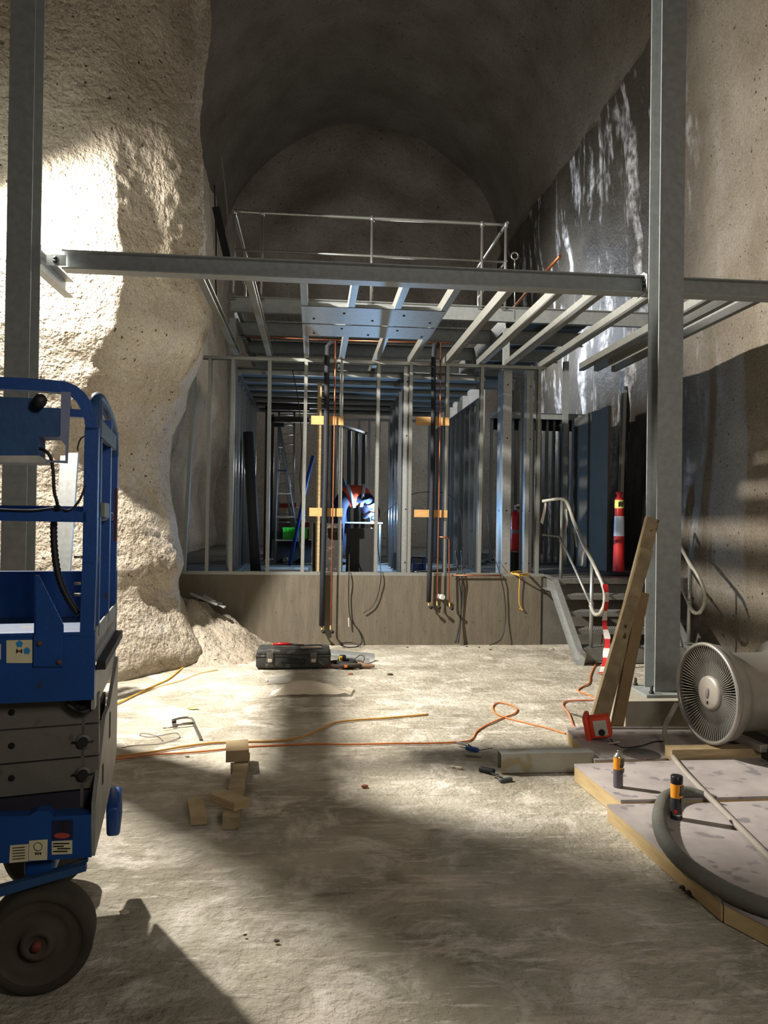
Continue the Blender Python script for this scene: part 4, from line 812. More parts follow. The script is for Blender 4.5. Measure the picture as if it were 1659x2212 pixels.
fcable([(180, 1645), (262, 1638), (330, 1630), (400, 1626), (470, 1620), (520, 1614), (600, 1610), (680, 1607), (760, 1608), (850, 1606), (940, 1605), (1000, 1602), (1020, 1596), (1030, 1580), (1052, 1566), (1088, 1550), (1110, 1542), (1117, 1532), (1104, 1523), (1078, 1518), (1065, 1526), (1070, 1540), (1092, 1550), (1130, 1560), (1180, 1572), (1222, 1585)], .0065, OC, 'long orange cord across the floor with a loop before the plywood platforms')
fcable([(1290, 1508), (1268, 1500), (1250, 1493), (1254, 1486), (1272, 1476), (1275, 1460), (1284, 1440), (1296, 1410, .05), (1302, 1370, .2)], .007, OC, 'orange cord coming down the stair and bending behind the leaning planks')
fcable([(1290, 1512), (1250, 1513), (1222, 1515), (1216, 1524), (1228, 1540), (1234, 1555), (1240, 1570), (1256, 1578), (1272, 1576, z0p), (1285, 1570, z0p+.03)], .007, mat('coral_cable', (214, 124, 92), .55), 'coral orange cord leading to the outlet box')
fcable([(1234, 1541), (1250, 1546), (1266, 1550)], .004, CB, 'short black lead branching off the coral cord', 'lead')
# brush and rod / blue handled tool beside the box section
t = empty('wire_brush', P(1062, 1672, z=0), 'black brush lying on the floor in front of the box section', 'brush')
MB().rbox(P(1052, 1664, z=.015), (.10, .045, .03), Matrix.Rotation(-.7, 3, 'Z'), .008).build('brush_head', DARK, t)
MB().tube([P(1062, 1670, z=.02), P(1086, 1682, z=.02)], .006, 6).build('rod', BOLT, t)
MB().rbox(P(1092, 1684, z=.012), (.09, .03, .02), Matrix.Rotation(.35, 3, 'Z'), .006).build('handle', mat('grey_grip', (74, 78, 80), .6), t)
t = empty('hand_tool', P(1018, 1618, z=0), 'blue handled hand tool lying in the beam shadow left of the box section', 'tool')
MB().rbox(P(1020, 1618, z=.02), (.10, .035, .03), Matrix.Rotation(-.8, 3, 'Z'), .01).build('grip', BL, t)
MB().tube([P(988, 1605, z=.02), P(1008, 1608, z=.03), P(1016, 1613, z=.03)], .010, 8).build('neck', PIPE, t)
MB().rbox(P(1022, 1630, z=.01), (.12, .03, .015), Matrix.Rotation(-.35, 3, 'Z'), .004).build('blade', mat('khaki_grip', (140, 136, 110), .6), t)
MB().tube([P(1028, 1622, z=.01), P(1064, 1616, z=.005)], .003, 6).build('lead', CB, t)
# tool case
CASE = mat('dusty_case', (52, 52, 50), .7, 0, .25, 9, .001, 40, spots=(92, 90, 84), spot_scale=12, spot_th=.42)
A = P(552, 1446, z=0); Bp = P(714, 1446, z=0); L_ = (Bp-A).length; Hc = P(630, 1404, Y=A.y).z
t = empty('tool_case', ((A.x+Bp.x)/2, A.y+.17, 0), 'large dusty black tool case lying flat in front of the slab face', 'tool case')
cx = (A.x+Bp.x)/2; cy = A.y+.19
MB().rbox((cx, cy, Hc*.36+.004), (L_, .38, Hc*.70), bev=.03).build('case_base', CASE, t)
MB().rbox((cx, cy, Hc*.82+.002), (L_*.985, .37, Hc*.36), bev=.03).build('case_lid', CASE, t)
MB().rbox((cx, cy, Hc*.68), (L_*1.01, .39, .016), bev=.004).build('rim', CASE, t)
for f in (.19, .77):
    x = A.x+L_*f; l = MB().rbox((x, A.y-.004, Hc*.62), (.07, .02, Hc*.5), bev=.004).build('latch', mat('latch_grey', (84, 82, 78), .6), t)
    MB().rbox((x, A.y-.016, Hc*.46), (.045, .01, .035), bev=.002).build('latch_plate', mat('latch_pale', (186, 178, 164), .5), l)
MB().rbox((cx, A.y-.012, Hc*.42), (.26, .03, .05), bev=.012).build('carry_handle', DARK, t)
t = empty('red_hand_tool', P(607, 1396, Y=A.y+.15), 'red handled tool lying on the lid of the tool case', 'tool')
q0 = V((P(590, 1400, Y=A.y+.15).x, A.y+.15, Hc+.035)); q1 = V((P(628, 1400, Y=A.y+.15).x, A.y+.15, Hc+.035))
MB().tube([q0, q0.lerp(q1, .5)+V((0, 0, .004)), q1], [.012, .018, .012], 10).build('grip', RED, t)
MB().tube([q1, q1+V((.14, -.02, -.01))], .011, 8).build('jaws', BOLT, t)
b = MB().rbox((q1.x+.22, A.y+.1, Hc+.012), (.22, .1, .012), Matrix.Rotation(.2, 3, 'Z'), .004); b.build('dusty_glove', mat('glove_dust', (130, 118, 100), .9), None, label='flat dusty glove lying on the lid of the tool case', cat='glove')
b = MB().tube([V((q1.x+.05, A.y+.2, Hc+.02)), V((q1.x+.33, A.y+.16, Hc+.02))], .010, 6); b.build('drill_bit', BOLT, None, label='thin steel bit lying behind the glove on the tool case', cat='drill bit')
# steel channel behind the case, tools beside it
a0 = P(700, 1418, z=0); a1 = P(809, 1428, z=0)
b = MB().ext([(0, 0), (.14, 0), (.14, .05), (.137, .05), (.137, .003), (.003, .003), (.003, .085), (0, .085)], V((a0.x, a0.y, .001)), V((a1.x, a1.y, .001))); 
b.build('steel_channel', GALVB, None, label='bright steel channel lying on the floor behind the tool case', cat='channel')
t = empty('tape_measure', P(738, 1425, z=0), 'yellow and black tape measure standing among the gear right of the tool case', 'tape measure')
p_ = P(740, 1422, z=.09)
MB().rbox(p_, (.07, .05, .075), Matrix.Rotation(.3, 3, 'Z'), .014).build('casing', DARK, t)
MB().rbox(p_+V((-.02, -.03, 0)), (.035, .014, .06), Matrix.Rotation(.3, 3, 'Z'), .005).build('yellow_face', mat('yellow_plastic', (226, 196, 40), .45), t)
MB().rbox(p_+V((-.02, -.039, 0)), (.014, .003, .02), Matrix.Rotation(.3, 3, 'Z')).build('logo_mark', HOLE, t)
t = empty('tool_belt', P(750, 1440, z=0), 'black tool belt curled on the floor beside the tool case, with an orange clip', 'tool belt')
p_ = P(748, 1434, z=.04); rr = [p_+V((.17*math.cos(k*.35), .12*math.sin(k*.35), .01*math.sin(k))) for k in range(19)]
MB().tube(rr, .022, 8).build('belt_loop', mat('belt_webbing', (66, 56, 48), .8), t)
MB().lathe([(0, -.035), (.10, -.035), (.12, 0), (.10, .04), (.08, .03), (0, 0)], p_+V((.0, .02, 0)), n=18).build('pouch', DARK, t)
MB().rbox(p_+V((-.01, -.13, -.0)), (.035, .02, .03), bev=.004).build('orange_clip', mat('orange_clip', (230, 120, 40), .5), t)
MB().tube(spline([p_+V((.12, -.03, 0)), p_+V((.2, -.05, -.01)), p_+V((.3, -.06, -.015))]), [.03]*8+[.03, .028, .026, .024, .022, .02, .018, .016, .014], 8).build('leather_strap', mat('brown_leather', (112, 88, 66), .7), t)
MB().tube(spline([p_+V((.08, .02, .04)), p_+V((.15, .02, .09)), p_+V((.19, -.02, .07)), p_+V((.17, -.06, .0))]), .006, 6).build('wire_hook', BOLT, t)
MB().rbox(p_+V((-.22, -.02, .0)), (.11, .10, .07), bev=.02).build('red_pouch', RED, t)
# bottles and film
CLR = mat('clear_plastic', (214, 216, 210), .15, 0, .04, 10, alpha=.5, spec=.8)
def bottle(p, az, lab, L=.22):
    d = V((math.cos(az), math.sin(az), 0)); t = empty('plastic_bottle', p, lab, 'bottle', 'empty plastic bottles lying on the floor')
    MB().lathe([(0, 0), (.028, .002), (.032, .01), (.032, .07*L/.22), (.029, .08*L/.22), (.032, .09*L/.22), (.032, .15*L/.22), (.012, .20*L/.22), (.012, L)], p+V((0, 0, .034)), d, 18).build('bottle_body', CLR, t)
    MB().lathe([(0, 0), (.015, 0), (.015, .018), (0, .018)], p+V((0, 0, .034))+d*L, d, 12).build('bottle_cap', wt, t)
bottle(P(628, 1476, z=0), math.radians(190), 'empty clear bottle lying left of the crumpled film')
bottle(P(1088, 1391, z=0), math.radians(8), 'empty clear bottle lying at the foot of the slab below the black cable')
b = MB(); xs = rng(0, 1, .07); c0 = P(660, 1504, z=0)
def film(u, v):
    x = -.32+.72*u; y = -.02+.20*v*(1-.3*u)
    z = .012+.11*max(0, math.sin(3.1*u+.6*v))*math.sin(math.pi*min(1, v*1.05+.02))+.03*abs(noise.noise(V((u*6, v*5, 1))))
    return c0+V((x+.05*v, y+.25*(u-.5)*v+.0, z))
n_ = len(xs); b.add([film(u, v) for u in xs for v in xs], [(i*n_+j, (i+1)*n_+j, (i+1)*n_+j+1, i*n_+j+1) for i in range(n_-1) for j in range(n_-1)], True)
b.build('crumpled_film', mat('crumpled_clear_film', (222, 210, 188), .25, 0, .06, 10, alpha=.78, spec=.8), None, label='crumpled sheet of clear plastic film on the floor in front of the tool case', cat='film')
# small debris, each lump its own object
RUB = mat('debris_dark', (70, 60, 50), .9); RUB2 = mat('debris_pale', (186, 176, 156), .85); RUB3 = mat('debris_brick', (150, 90, 70), .85)
deb = [(843, 1458, 1, .022, 'small dark ring shaped lump on the floor right of the tool belt'), (757, 1457, 3, .02, 'small brick coloured crumb in front of the tool belt'), (697, 1478, 1, .014, 'dark crumb beside the clear film'), (990, 1661, 2, .02, 'pale chip of timber left of the brush'), (978, 1658, 2, .016, 'smaller pale chip beside another left of the brush'), (787, 1700, 3, .018, 'reddish chip on the floor right of the long grey timber'), (268, 1972, 2, .014, 'pale chip lying in the shadow of the scissor lift'), (598, 2034, 1, .009, 'dark pebble on the near floor below the lift shadow'), (530, 2020, 1, .006, 'tiny dark pebble at the edge of the lift shadow'), (1476, 1918, 1, .014, 'brown lump of mud against the near platform edge'), (1489, 1930, 1, .016, 'larger lump of mud against the near platform edge'), (1060, 1404, 1, .016, 'grey shard on the floor at the foot of the slab'), (1035, 1399, 1, .014, 'second grey shard at the foot of the slab'), (1008, 1397, 1, .013, 'third grey shard at the foot of the slab, left of the others'), (405, 1634, 2, .012, 'crumpled white scrap behind the long grey timber'), (880, 1399, 1, .012, 'dark crumb near the slab foot right of the tool belt'), (1238, 1400, 3, .03, 'brown wedge lying at the foot of the stair'), (1192, 1402, 2, .02, 'small beige chip left of the stair foot')]
for i, (px, py, mi, s, lab) in enumerate(deb):
    c0 = P(px, py, z=.0); rnd = random.Random(i); b = MB()
    vs = [c0+V((s*1.3*math.cos(a)*(.7+.5*rnd.random()), s*math.sin(a)*(.7+.5*rnd.random()), h*s)) for h in (0, .6) for a in [k*math.pi/3 for k in range(6)]]+[c0+V((0, 0, s*.9))]
    b.add(vs, [(j, (j+1) % 6, 6+(j+1) % 6, 6+j) for j in range(6)]+[(6+j, 6+(j+1) % 6, 12) for j in range(6)]+[(5, 4, 3, 2, 1, 0)]); b.build('rubble_chip', (RUB, RUB2, RUB3)[mi-1], None, label=lab, cat='chip', group='crumbs and chips scattered on the floor')
# loose sections leaning on the left wall
for (xb, xt, yt, yb, Y0, Y1, w_, lab) in [(118, 140, 984, 1296, 6.6, 6.95, .075, 'galvanised channel leaning on the left wall behind the lift, dull face'), (136, 158, 978, 1296, 6.55, 6.9, .08, 'galvanised channel leaning on the left wall behind the lift, bright right edge')]:
    p1 = P(xt, yt, Y=Y1); p0 = P(xb, yb, Y=Y0); d = p0-p1; p0 = p1+d*((p1.z-.01)/-d.z if d.z else 1)
    b = MB().ext([(-w_/2, 0), (w_/2, 0), (w_/2, .04), (w_/2-.003, .04), (w_/2-.003, .003), (-w_/2+.003, .003), (-w_/2+.003, .04), (-w_/2, .04)], p0, p1, up=(0, 1, 0)); b.build('leaning_channel', GALVB, None, label=lab, cat='channel', group='galvanised channels leaning on the left wall')
# ================================================================== scissor lift
BLU = mat('lift_blue', (16, 66, 132), .45, .1, .10, 4, .0006, 60, spots=(46, 56, 70), spot_scale=16, spot_th=.30)
BLUD = mat('lift_blue_worn', (34, 70, 112), .55, .1, .18, 8, .001, 50, spots=(96, 88, 74), spot_scale=10, spot_th=.38)
ARM = mat('arm_grey', (104, 100, 92), .6, .2, .10, 8, .001, 40, spots=(70, 64, 58), spot_scale=9, spot_th=.36)
STL = mat('scuffed_plate', (150, 150, 146), .5, .4, .14, 9)
BLKM = mat('lift_black', (18, 18, 20), .6)
TYRE = mat('dusty_tyre', (56, 50, 40), .9, 0, .2, 9, .003, 30)
STK = mat('cream_sticker', (206, 196, 160), .6, 0, .05, 12)
LRZ = math.radians(9.2); LO = V((-.735, 2.70, 0))
lift = empty('scissor_lift', LO, 'blue scissor lift with guard rails, partly outside the left edge', 'scissor lift', rz=LRZ)
LI = (Matrix.Translation(LO) @ Matrix.Rotation(LRZ, 4, 'Z')).inverted(); LI3 = LI.to_3x3()
def LP(px, py, yl=0.):
    w = RC @ V(((px-CX)/F, -(py-CY)/F, -1)); o = LI @ V((0, 0, EYE)); d = LI3 @ w
    t = (yl-o.y)/d.y; return V((o.x+d.x*t, yl, o.z+d.z*t))
LW = .86; LXL = -1.75
def lb(name, m, b, parent=lift): return b.build(name, m, parent, local=True)
def fz(py, yl=0): return LP(100, py, yl).z
# platform side box, deck and toe boards
zb0, zb1 = fz(1516), fz(1374)
side = lb('side_panel', BLU, MB().box(LXL, 0, 0, .03, zb0, zb1).box(LXL, 0, -.004, .034, zb1, zb1+.012))
lb('rear_side_panel', BLU, MB().box(LXL, -.0, LW-.03, LW, zb0+.04, zb1+.16))
lb('deck', BLUD, MB().box(LXL, 0, .03, LW-.03, zb1-.07, zb1-.04))
lb('toe_board', STL, MB().box(-.006, .0, .05, LW-.05, zb0+.12, zb1+.02))
lb('end_bumper', BLKM, MB().box(0, .03, .06, LW-.05, zb0+.09, zb0+.12))
lb('end_plate', STL, MB().box(-.012, .0, .03, LW-.03, zb0-.04, zb0+.09))
# gusset with folded tip, bolts
gp = [(75, 1243), (84, 1243), (137, 1350), (137, 1440), (72, 1440)]
g = lb('gusset_plate', BLU, MB().plate([LP(x, y, -.012) for x, y in gp], .008, (0, 1, 0)))
lb('folded_lip', BLU, MB().plate([LP(74, 1243, -.012), LP(74, 1372, -.012), LP(74, 1372, .05), LP(74, 1243, .05)], .005, (1, 0, 0)), g)
for px, py in ((85, 1390), (128, 1430)): lb('bolt', mat('rusty_bolt', (96, 70, 56), .7, .2), MB().lathe([(0, 0), (.009, 0), (.009, .006), (0, .006)], LP(px, py, -.012), (0, -1, 0), 10), g)
# stickers on the side panel
s1 = [(14, 1383), (70, 1382), (70, 1432), (14, 1432)]
s = lb('arrow_sticker', STK, MB().plate([LP(x, y, -.0005) for x, y in s1], .002, (0, -1, 0)))
AB = mat('sticker_blue', (30, 130, 190), .5)
for cx_, cy_ in ((42, 1391), (58, 1406)):
    lb('blue_pentagon', AB, MB().plate([LP(cx_+8.2*math.cos(a), cy_+8*math.sin(a), -.003) for a in [math.radians(-90+72*k) for k in range(5)]], .001, (0, -1, 0)), s)
lb('figure_mark', mat('sticker_brown', (60, 32, 26), .6), MB().plate([LP(x, y, -.003) for x, y in [(35, 1402), (38, 1402), (39, 1405), (44, 1405), (46, 1402), (48, 1402), (48, 1411), (46, 1411), (44, 1408), (39, 1408), (38, 1411), (35, 1411)]], .001, (0, -1, 0)), s)
lb('side_sticker', STK, MB().plate([LP(x, y, -.0005) for x, y in [(-30, 1392), (2, 1391), (2, 1424), (-30, 1424)]], .002, (0, -1, 0)))
# guard rails
def barf(pts, yl, w, m, name, d=.045, cyc=False):
    """square bar following pixels of the front view in the plane y = yl"""
    q_ = [LP(x, y, yl) for x, y in pts]; b = MB(); n = len(q_); vs = []
    for i, p in enumerate(q_):
        a = q_[max(i-1, 0)]; c = q_[min(i+1, n-1)]; tt = (c-a).normalized(); s_ = tt.cross(V((0, 1, 0))).normalized()*w/2
        vs += [p-s_-V((0, d/2, 0)), p+s_-V((0, d/2, 0)), p+s_+V((0, d/2, 0)), p-s_+V((0, d/2, 0))]
    b.add(vs, [(i*4+j, i*4+(j+1) % 4, i*4+4+(j+1) % 4, i*4+4+j) for i in range(n-1) for j in range(4)]+[(3, 2, 1, 0), tuple(range(4*n-4, 4*n))])
    return lb(name, m, b)
arc = [(-420, 800), (-200, 812), (0, 829), (80, 833), (140, 838), (160, 846), (176, 860), (188, 880), (197, 905), (200, 930)]
barf(arc, .02, .040, BLU, 'top_rail')
barf([(200, 925), (198, 1000), (195, 1200), (189, 1374)], .02, .045, BLU, 'post')
barf([(-420, 1112), (0, 1113), (188, 1117)], .02, .036, BLU, 'mid_rail')
barf([(-420, 846), (0, 885), (215, 896)], LW-.03, .034, BLU, 'top_rail')
barf([(-420, 1098), (0, 1100), (225, 1103)], LW-.03, .034, BLU, 'mid_rail')
b = MB()
y1l = LW-.03; zt_f = LP(205, 900, .02).z; 
# far corner post, gate posts and gate rails (end of the platform)
zr = LP(100, 838, .02).z-.01; zm = LP(100, 1115, .02).z
lb('post', BLU, MB().box(-.045, -.003, y1l-.02, y1l+.025, zb0+.1, zr-.05))
lb('gate_post', BLUD, MB().box(-.040, -.0, .10, .14, zb1-.02, zr-.01))
lb('gate_post', BLU, MB().box(-.040, -.0, .46, .50, zb1-.02, zr-.04))
lb('end_rail', BLUD, MB().tube(spline([V((-.02, .03, zr-.16)), V((-.02, .05, zr-.05)), V((-.02, .12, zr)), V((-.02, .3, zr+.01)), V((-.02, .55, zr-.01)), V((-.02, .74, zr-.05)), V((-.02, y1l, zr-.16))], 6), .020, 8))
lb('end_rail', BLU, MB().tube([V((-.02, .03, zm)), V((-.02, y1l, zm))], .019, 8))
lb('gate_latch', mat('latch_olive', (112, 114, 92), .6), MB().box(-.03, .012, .12, .30, zm+.00, zm+.05))
lb('cross_strap', mat('faded_blue', (84, 100, 112), .6), MB().box(-.012, .006, .05, .62, LP(215, 940, .3).z-.03, LP(215, 940, .3).z+.03))
lb('post_brackets', BLU, MB().plate([LP(x, y, -.006) for x, y in [(180, 1162), (205, 1162), (204, 1215), (178, 1215)]], .01, (0, 1, 0)))
lb('hanging_strap', mat('dark_red_strap', (70, 26, 30), .7), MB().box(.002, .014, .60, .64, zb1+.30, zb1+.52))
for yy in (1203, 1261, 1285):
    e = LP(176, yy, .0); lb('lock_pin', mat('pin_metal', (170, 160, 140), .4, .6), MB().cyl(e+V((.01, .01, 0)), e+V((-.025, .01, 0)), .005, 8))
# control box with bracket, tray, knob
bx = [LP(x, y, -.03) for x, y in [(-120, 852), (70, 860), (70, 876), (130, 886), (130, 944), (84, 944), (84, 985), (-120, 985)]]
cb = lb('control_box', BLUD, MB().plate(bx, .12, (0, 1, 0)))
lb('box_tray', mat('scuffed_tray', (176, 172, 162), .5, .3, .15, 12), MB().plate([LP(x, y, -.04) for x, y in [(-120, 984), (84, 984), (100, 996), (96, 1000), (-120, 996)]], .14, (0, 1, 0)), cb)
lb('bracket_plate', mat('pale_blue_plate', (118, 124, 150), .5, .2), MB().plate([LP(x, y, -.035) for x, y in [(132, 846), (153, 847), (148, 958), (146, 1001), (98, 998), (98, 994), (141, 995), (142, 962), (126, 945), (130, 940)]], .006, (0, 1, 0)), cb)
kq = LP(85, 868, -.06); lb('control_knob', BLKM, MB().lathe([(0, -.02), (.018, -.02), (.022, 0), (.019, .018), (.008, .026), (0, .026)], kq, (.5, -.3, .8), 14), cb)
# conduit
cp = [(80, 968, -.02), (98, 974, -.03), (110, 990, -.03), (115, 1020, -.03), (117, 1060, -.03), (124, 1092, -.02), (118, 1112, .06), (116, 1150, .07), (119, 1200, .07), (128, 1250, .06), (146, 1292, .05), (170, 1328, .04)]
pts = spline([LP(x, y, d_) for x, y, d_ in cp], 10); n = len(pts)
lb('corrugated_conduit', BLKM, MB().tube(pts, [((.0055 if i < n*.46 else .0115)*(1+.12*(-1)**i)) for i in range(n)], 10))
lb('control_lead', BLKM, MB().tube(spline([LP(-60, 1098, -.012), LP(60, 1103, -.012), LP(120, 1098, -.012), LP(150, 1102, -.012), (LP(172, 1080, -.01)), LP(184, 1050, .0)]), .004, 6))
lb('loose_wire', BLKM, MB().tube(spline([LP(188, 940, .04), LP(175, 947, .04), LP(168, 965, .04), LP(169, 974, .04)]), .0025, 6))
# scissor arms
def armbar(y0l, y0r, y1l_, y1r, nm, yl=.10, m=ARM, pin=True):
    a = lb(nm, m, MB().plate([LP(-700, y0l+(y0l-y0r)*3.3, yl), LP(213, y0r, yl), LP(213, y1r, yl), LP(-700, y1l_+(y1l_-y1r)*3.3, yl)], .05, (0, 1, 0)))
    return a
rows = [(1500, 1500, 1576, 1560), (1580, 1564, 1650, 1630), (1654, 1634, 1722, 1700)]
for i, (a_, b_, c_, d_) in enumerate(rows):
    ar = armbar(a_, b_, c_, d_, 'scissor_arm')
    yy = (b_+d_)/2+5 if i else 1530
    e = LP(180, yy, .10)
    lb('pivot_pin', BLKM, MB().cyl(e+V((0, .01, 0)), e+V((0, -.022, 0)), .017, 14), ar); lb('pin_washer', ARM, MB().lathe([(.016, 0), (.027, 0), (.027, .004), (.016, .004)], e, (0, -1, 0), 18), ar)
    for sx in (-1, 1): lb('split_pin', BLKM, MB().cyl(e+V((0, -.014, 0)), e+V((sx*.036, -.014, .004)), .003, 6), ar)
    e = LP(25, yy+9, .10); lb('arm_hole', HOLE, MB().lathe([(0, 0), (.011, 0), (.011, .002), (0, .002)], e, (0, -1, 0), 14), ar)
    lb('scissor_arm', ARM, MB().plate([LP(-700, b_, .6), LP(226, b_, .6), LP(226, d_-4, .6), LP(-700, d_-4, .6)], .05, (0, 1, 0)))
armbar(1726, 1704, 1780, 1752, 'base_arm', m=mat('arm_dark', (40, 36, 46), .6))
lb('arm_end_plate', ARM, MB().box(-.05, -.04, .10, LW-.16, LP(213, 1745, .1).z, LP(213, 1520, .1).z))
lb('cable_clamp', BLKM, MB().tube(spline([LP(142, 1518, .06), LP(160, 1532, .06), LP(178, 1538, .05), LP(195, 1532, .06), LP(198, 1518, .06)]), .010, 8))
# chassis
c0, c1 = fz(1858), fz(1760)
lb('chassis_side', BLU, MB().plate([LP(-700, 1780, 0), LP(60, 1763, 0), LP(80, 1752, 0), LP(105, 1752, 0), LP(114, 1764, 0), LP(197, 1760, 0), LP(198, 1852, 0), LP(105, 1858, 0), LP(60, 1862, 0), LP(-700, 1900, 0)], .05, (0, 1, 0)))
lb('chassis_body', BLUD, MB().box(LXL, -.02, .06, LW-.02, c0+.03, c1-.02))
ey = LW-.04
lb('entry_step_plate', STL, MB().plate([V((.012, .0, c0)), V((.012, .0, c1+.03)), V((.012, ey*.35, c1+.25)), V((.012, ey*.55, c1+.25)), V((.012, ey, c1+.38)), V((.012, ey, c1-.04)), V((.012, ey*.75, c0+.05)), V((.012, ey*.4, c0+.02))], .014, (-1, 0, 0)))
lb('corner_bumper', BLU, MB().rbox(LP(247, 1752, .72), (.055, .15, .15), Matrix.Rotation(.35, 3, 'X'), .015))
for px, py in ((236, 1640), (215, 1745), (208, 1790)): pass
lb('slot_marks', HOLE, MB().box(.0125, .014, .20, .23, c1+.02, c1+.09)); lb('slot_marks', HOLE, MB().box(.0125, .014, .45, .48, c1+.12, c1+.22))
# decals on the chassis
def decal(nm, px, m, par=lift, off=-.001): return lb(nm, m, MB().plate([LP(x, y, off) for x, y in px], .0015, (0, -1, 0)), par)
d1 = decal('warning_decal', [(112, 1773), (158, 1771), (158, 1812), (112, 1815)], mat('navy_decal', (22, 26, 60), .5))
el = [(134+17*math.cos(a), 1805-.04*0+6*math.sin(a)) for a in [k*math.pi/9 for k in range(18)]]
decal('red_oval', el, mat('red_oval_print', (168, 62, 48), .5), d1, -.003)
decal('arrow_print', [(131, 1774), (145, 1774), (145, 1788), (150, 1788), (138, 1798), (126, 1788), (131, 1788)], BLKM, d1, -.003)
d2 = decal('data_decal', [(112, 1817), (156, 1815), (156, 1844), (112, 1846)], STK)
for k, (u0, u1, v) in enumerate([(115, 150, 1821), (115, 138, 1827), (124, 152, 1832), (115, 146, 1838)]): decal('decal_print', [(u0, v), (u1, v-.5), (u1, v+2), (u0, v+2.5)], BLKM, d2, -.003)
d3 = decal('round_logo_decal', [(63, 1816), (103, 1813), (102, 1857), (62, 1859)], STK)
ring = MB(); rr = [LP(82+9*math.cos(a), 1829+9*math.sin(a), -.003) for a in [k*math.pi/10 for k in range(21)]]; lb('ring_print', BLKM, ring.tube(rr, .0012, 4), d3)
for k in range(3): decal('bar_print', [(76+5*k, 1841), (79+5*k, 1841), (79+5*k, 1846), (76+5*k, 1846)], BLKM, d3, -.003)
d4 = decal('text_decal', [(22, 1826), (62, 1823), (61, 1860), (20, 1864)], STK)
for k in range(5): decal('line_print', [(27, 1831+6*k), (54, 1829+6*k), (54, 1830.5+6*k), (27, 1832.5+6*k)], BLKM, d4, -.003)
# axle, link and wheels
lb('axle_block', BLU, MB().rbox(LP(86, 1872, .08)+V((0, .1, 0)), (.10, .22, .07), None, .015))
lb('pothole_guard', BLUD, MB().plate([LP(-40, 1928, -.03), LP(185, 1868, -.03), LP(186, 1882, -.03), LP(-40, 1950, -.03)], .03, (0, 1, 0)))
lb('guard_arm', BLUD, MB().plate([LP(112, 1882, .01), LP(188, 1856, .01), LP(190, 1862, .01), LP(116, 1890, .01)], .02, (0, 1, 0)))
def wheel(cx_, yl, nm='wheel'):
    rw = .174; o = V((cx_, yl, rw)); 
    wh = lb(nm, TYRE, MB().lathe([(.0, .0), (.0, .0)][:0]+[(rw*.80, -.005), (rw*.86, -.012), (rw*.97, -.004), (rw, .012), (rw, .10), (rw*.97, .115), (0, .115)], o, (0, 1, 0), 48))
    lb('rim', mat('dusty_rim', (70, 62, 50), .85, 0, .15, 9), MB().lathe([(rw*.80, -.004), (rw*.70, .012), (rw*.62, .006), (rw*.55, .02), (rw*.32, .02), (rw*.30, -.012), (rw*.20, -.018), (rw*.18, -.006), (0, -.006)], o, (0, 1, 0), 40), wh)
    lb('hub_nut', mat('rusty_red', (104, 44, 36), .7), MB().lathe([(0, -.03), (.016, -.03), (.016, -.006)], o, (0, 1, 0), 6), wh)
wx = LP(82, 2013, -.02).x
wheel(wx, -.02); wheel(wx-1.2, -.02); wheel(-.26, LW-.12); wheel(wx-1.2, LW-.12)
# ================================================================== welder
NAVY = mat('navy_workwear', (22, 26, 52), .8, 0, .15, 14); HIVIS = mat('orange_hivis', (206, 74, 34), .6, 0, .1, 12); REF = mat('reflective_tape', (190, 206, 220), .3, .3)
SKIN = mat('skin', (176, 124, 98), .55); GLV = mat('tan_glove', (176, 130, 66), .7, 0, .12, 16); HEL = mat('welding_helmet', (34, 30, 42), .35)
YW = 12.0
W = lambda px, py, dy=0.: P(px, py, Y=YW+dy)
def skin(name, verts, edges, radii, m, parent, root=0, sub=2):
    off = OFF[parent.name]; me = bpy.data.meshes.new(name); me.from_pydata([V(v)-off for v in verts], edges, []); me.materials.append(m)
    o = bpy.data.objects.new(name, me); C.objects.link(o); o.parent = parent; OFF[o.name] = off
    s = o.modifiers.new('skin', 'SKIN'); s.use_smooth_shade = True
    for i, r in enumerate(radii):
        sv = me.skin_vertices[0].data[i]; sv.radius = (r, r) if not isinstance(r, tuple) else r; sv.use_root = (i == root)
    u_ = o.modifiers.new('sub', 'SUBSURF'); u_.levels = u_.render_levels = sub
    dg = bpy.context.evaluated_depsgraph_get(); me2 = bpy.data.meshes.new_from_object(o.evaluated_get(dg)); me2.name = name
    o.modifiers.clear(); o.data = me2
    if not me2.materials: me2.materials.append(m)
    return o
hip = W(729, 1090); per = empty('person', (hip.x+.15, YW, SZ), 'person in navy workwear and orange vest bent over welding behind the black board', 'person')
fx = lambda dx: hip.x+dx
kL, kR = V((hip.x+.02, YW-.16, SZ+.50)), V((hip.x+.10, YW+.16, SZ+.50))
fL, fR = V((hip.x-.02, YW-.17, SZ+.09)), V((hip.x+.06, YW+.17, SZ+.09))
sp1, sp2, chest, neck = W(747, 1075), W(766, 1069), W(787, 1072), W(799, 1084)
head = W(796, 1102, -.02); chin = W(790, 1108, -.04)
shL, shR = W(797, 1078, -.14), W(799, 1078, .18)
elL, elR = W(812, 1103, -.03), W(815, 1105, .20)
haL, haR = W(806, 1124, -.0), W(812, 1128, .13)
vs = [hip, sp1, sp2, chest, neck, head, V((hip.x, YW-.1, hip.z-.06)), kL, fL, V((hip.x, YW+.1, hip.z-.06)), kR, fR, shL, elL, haL, shR, elR, haR]
ed = [(0, 1), (1, 2), (2, 3), (3, 4), (4, 5), (0, 6), (6, 7), (7, 8), (0, 9), (9, 10), (10, 11), (3, 12), (12, 13), (13, 14), (3, 15), (15, 16), (16, 17)]
rd = [.175, .165, .165, .155, .065, .09, .13, .095, .06, .13, .095, .06, .085, .055, .036, .085, .055, .036]
body = skin('body', vs, ed, rd, NAVY, per)
body['label'] = 'navy trousers and sleeves'
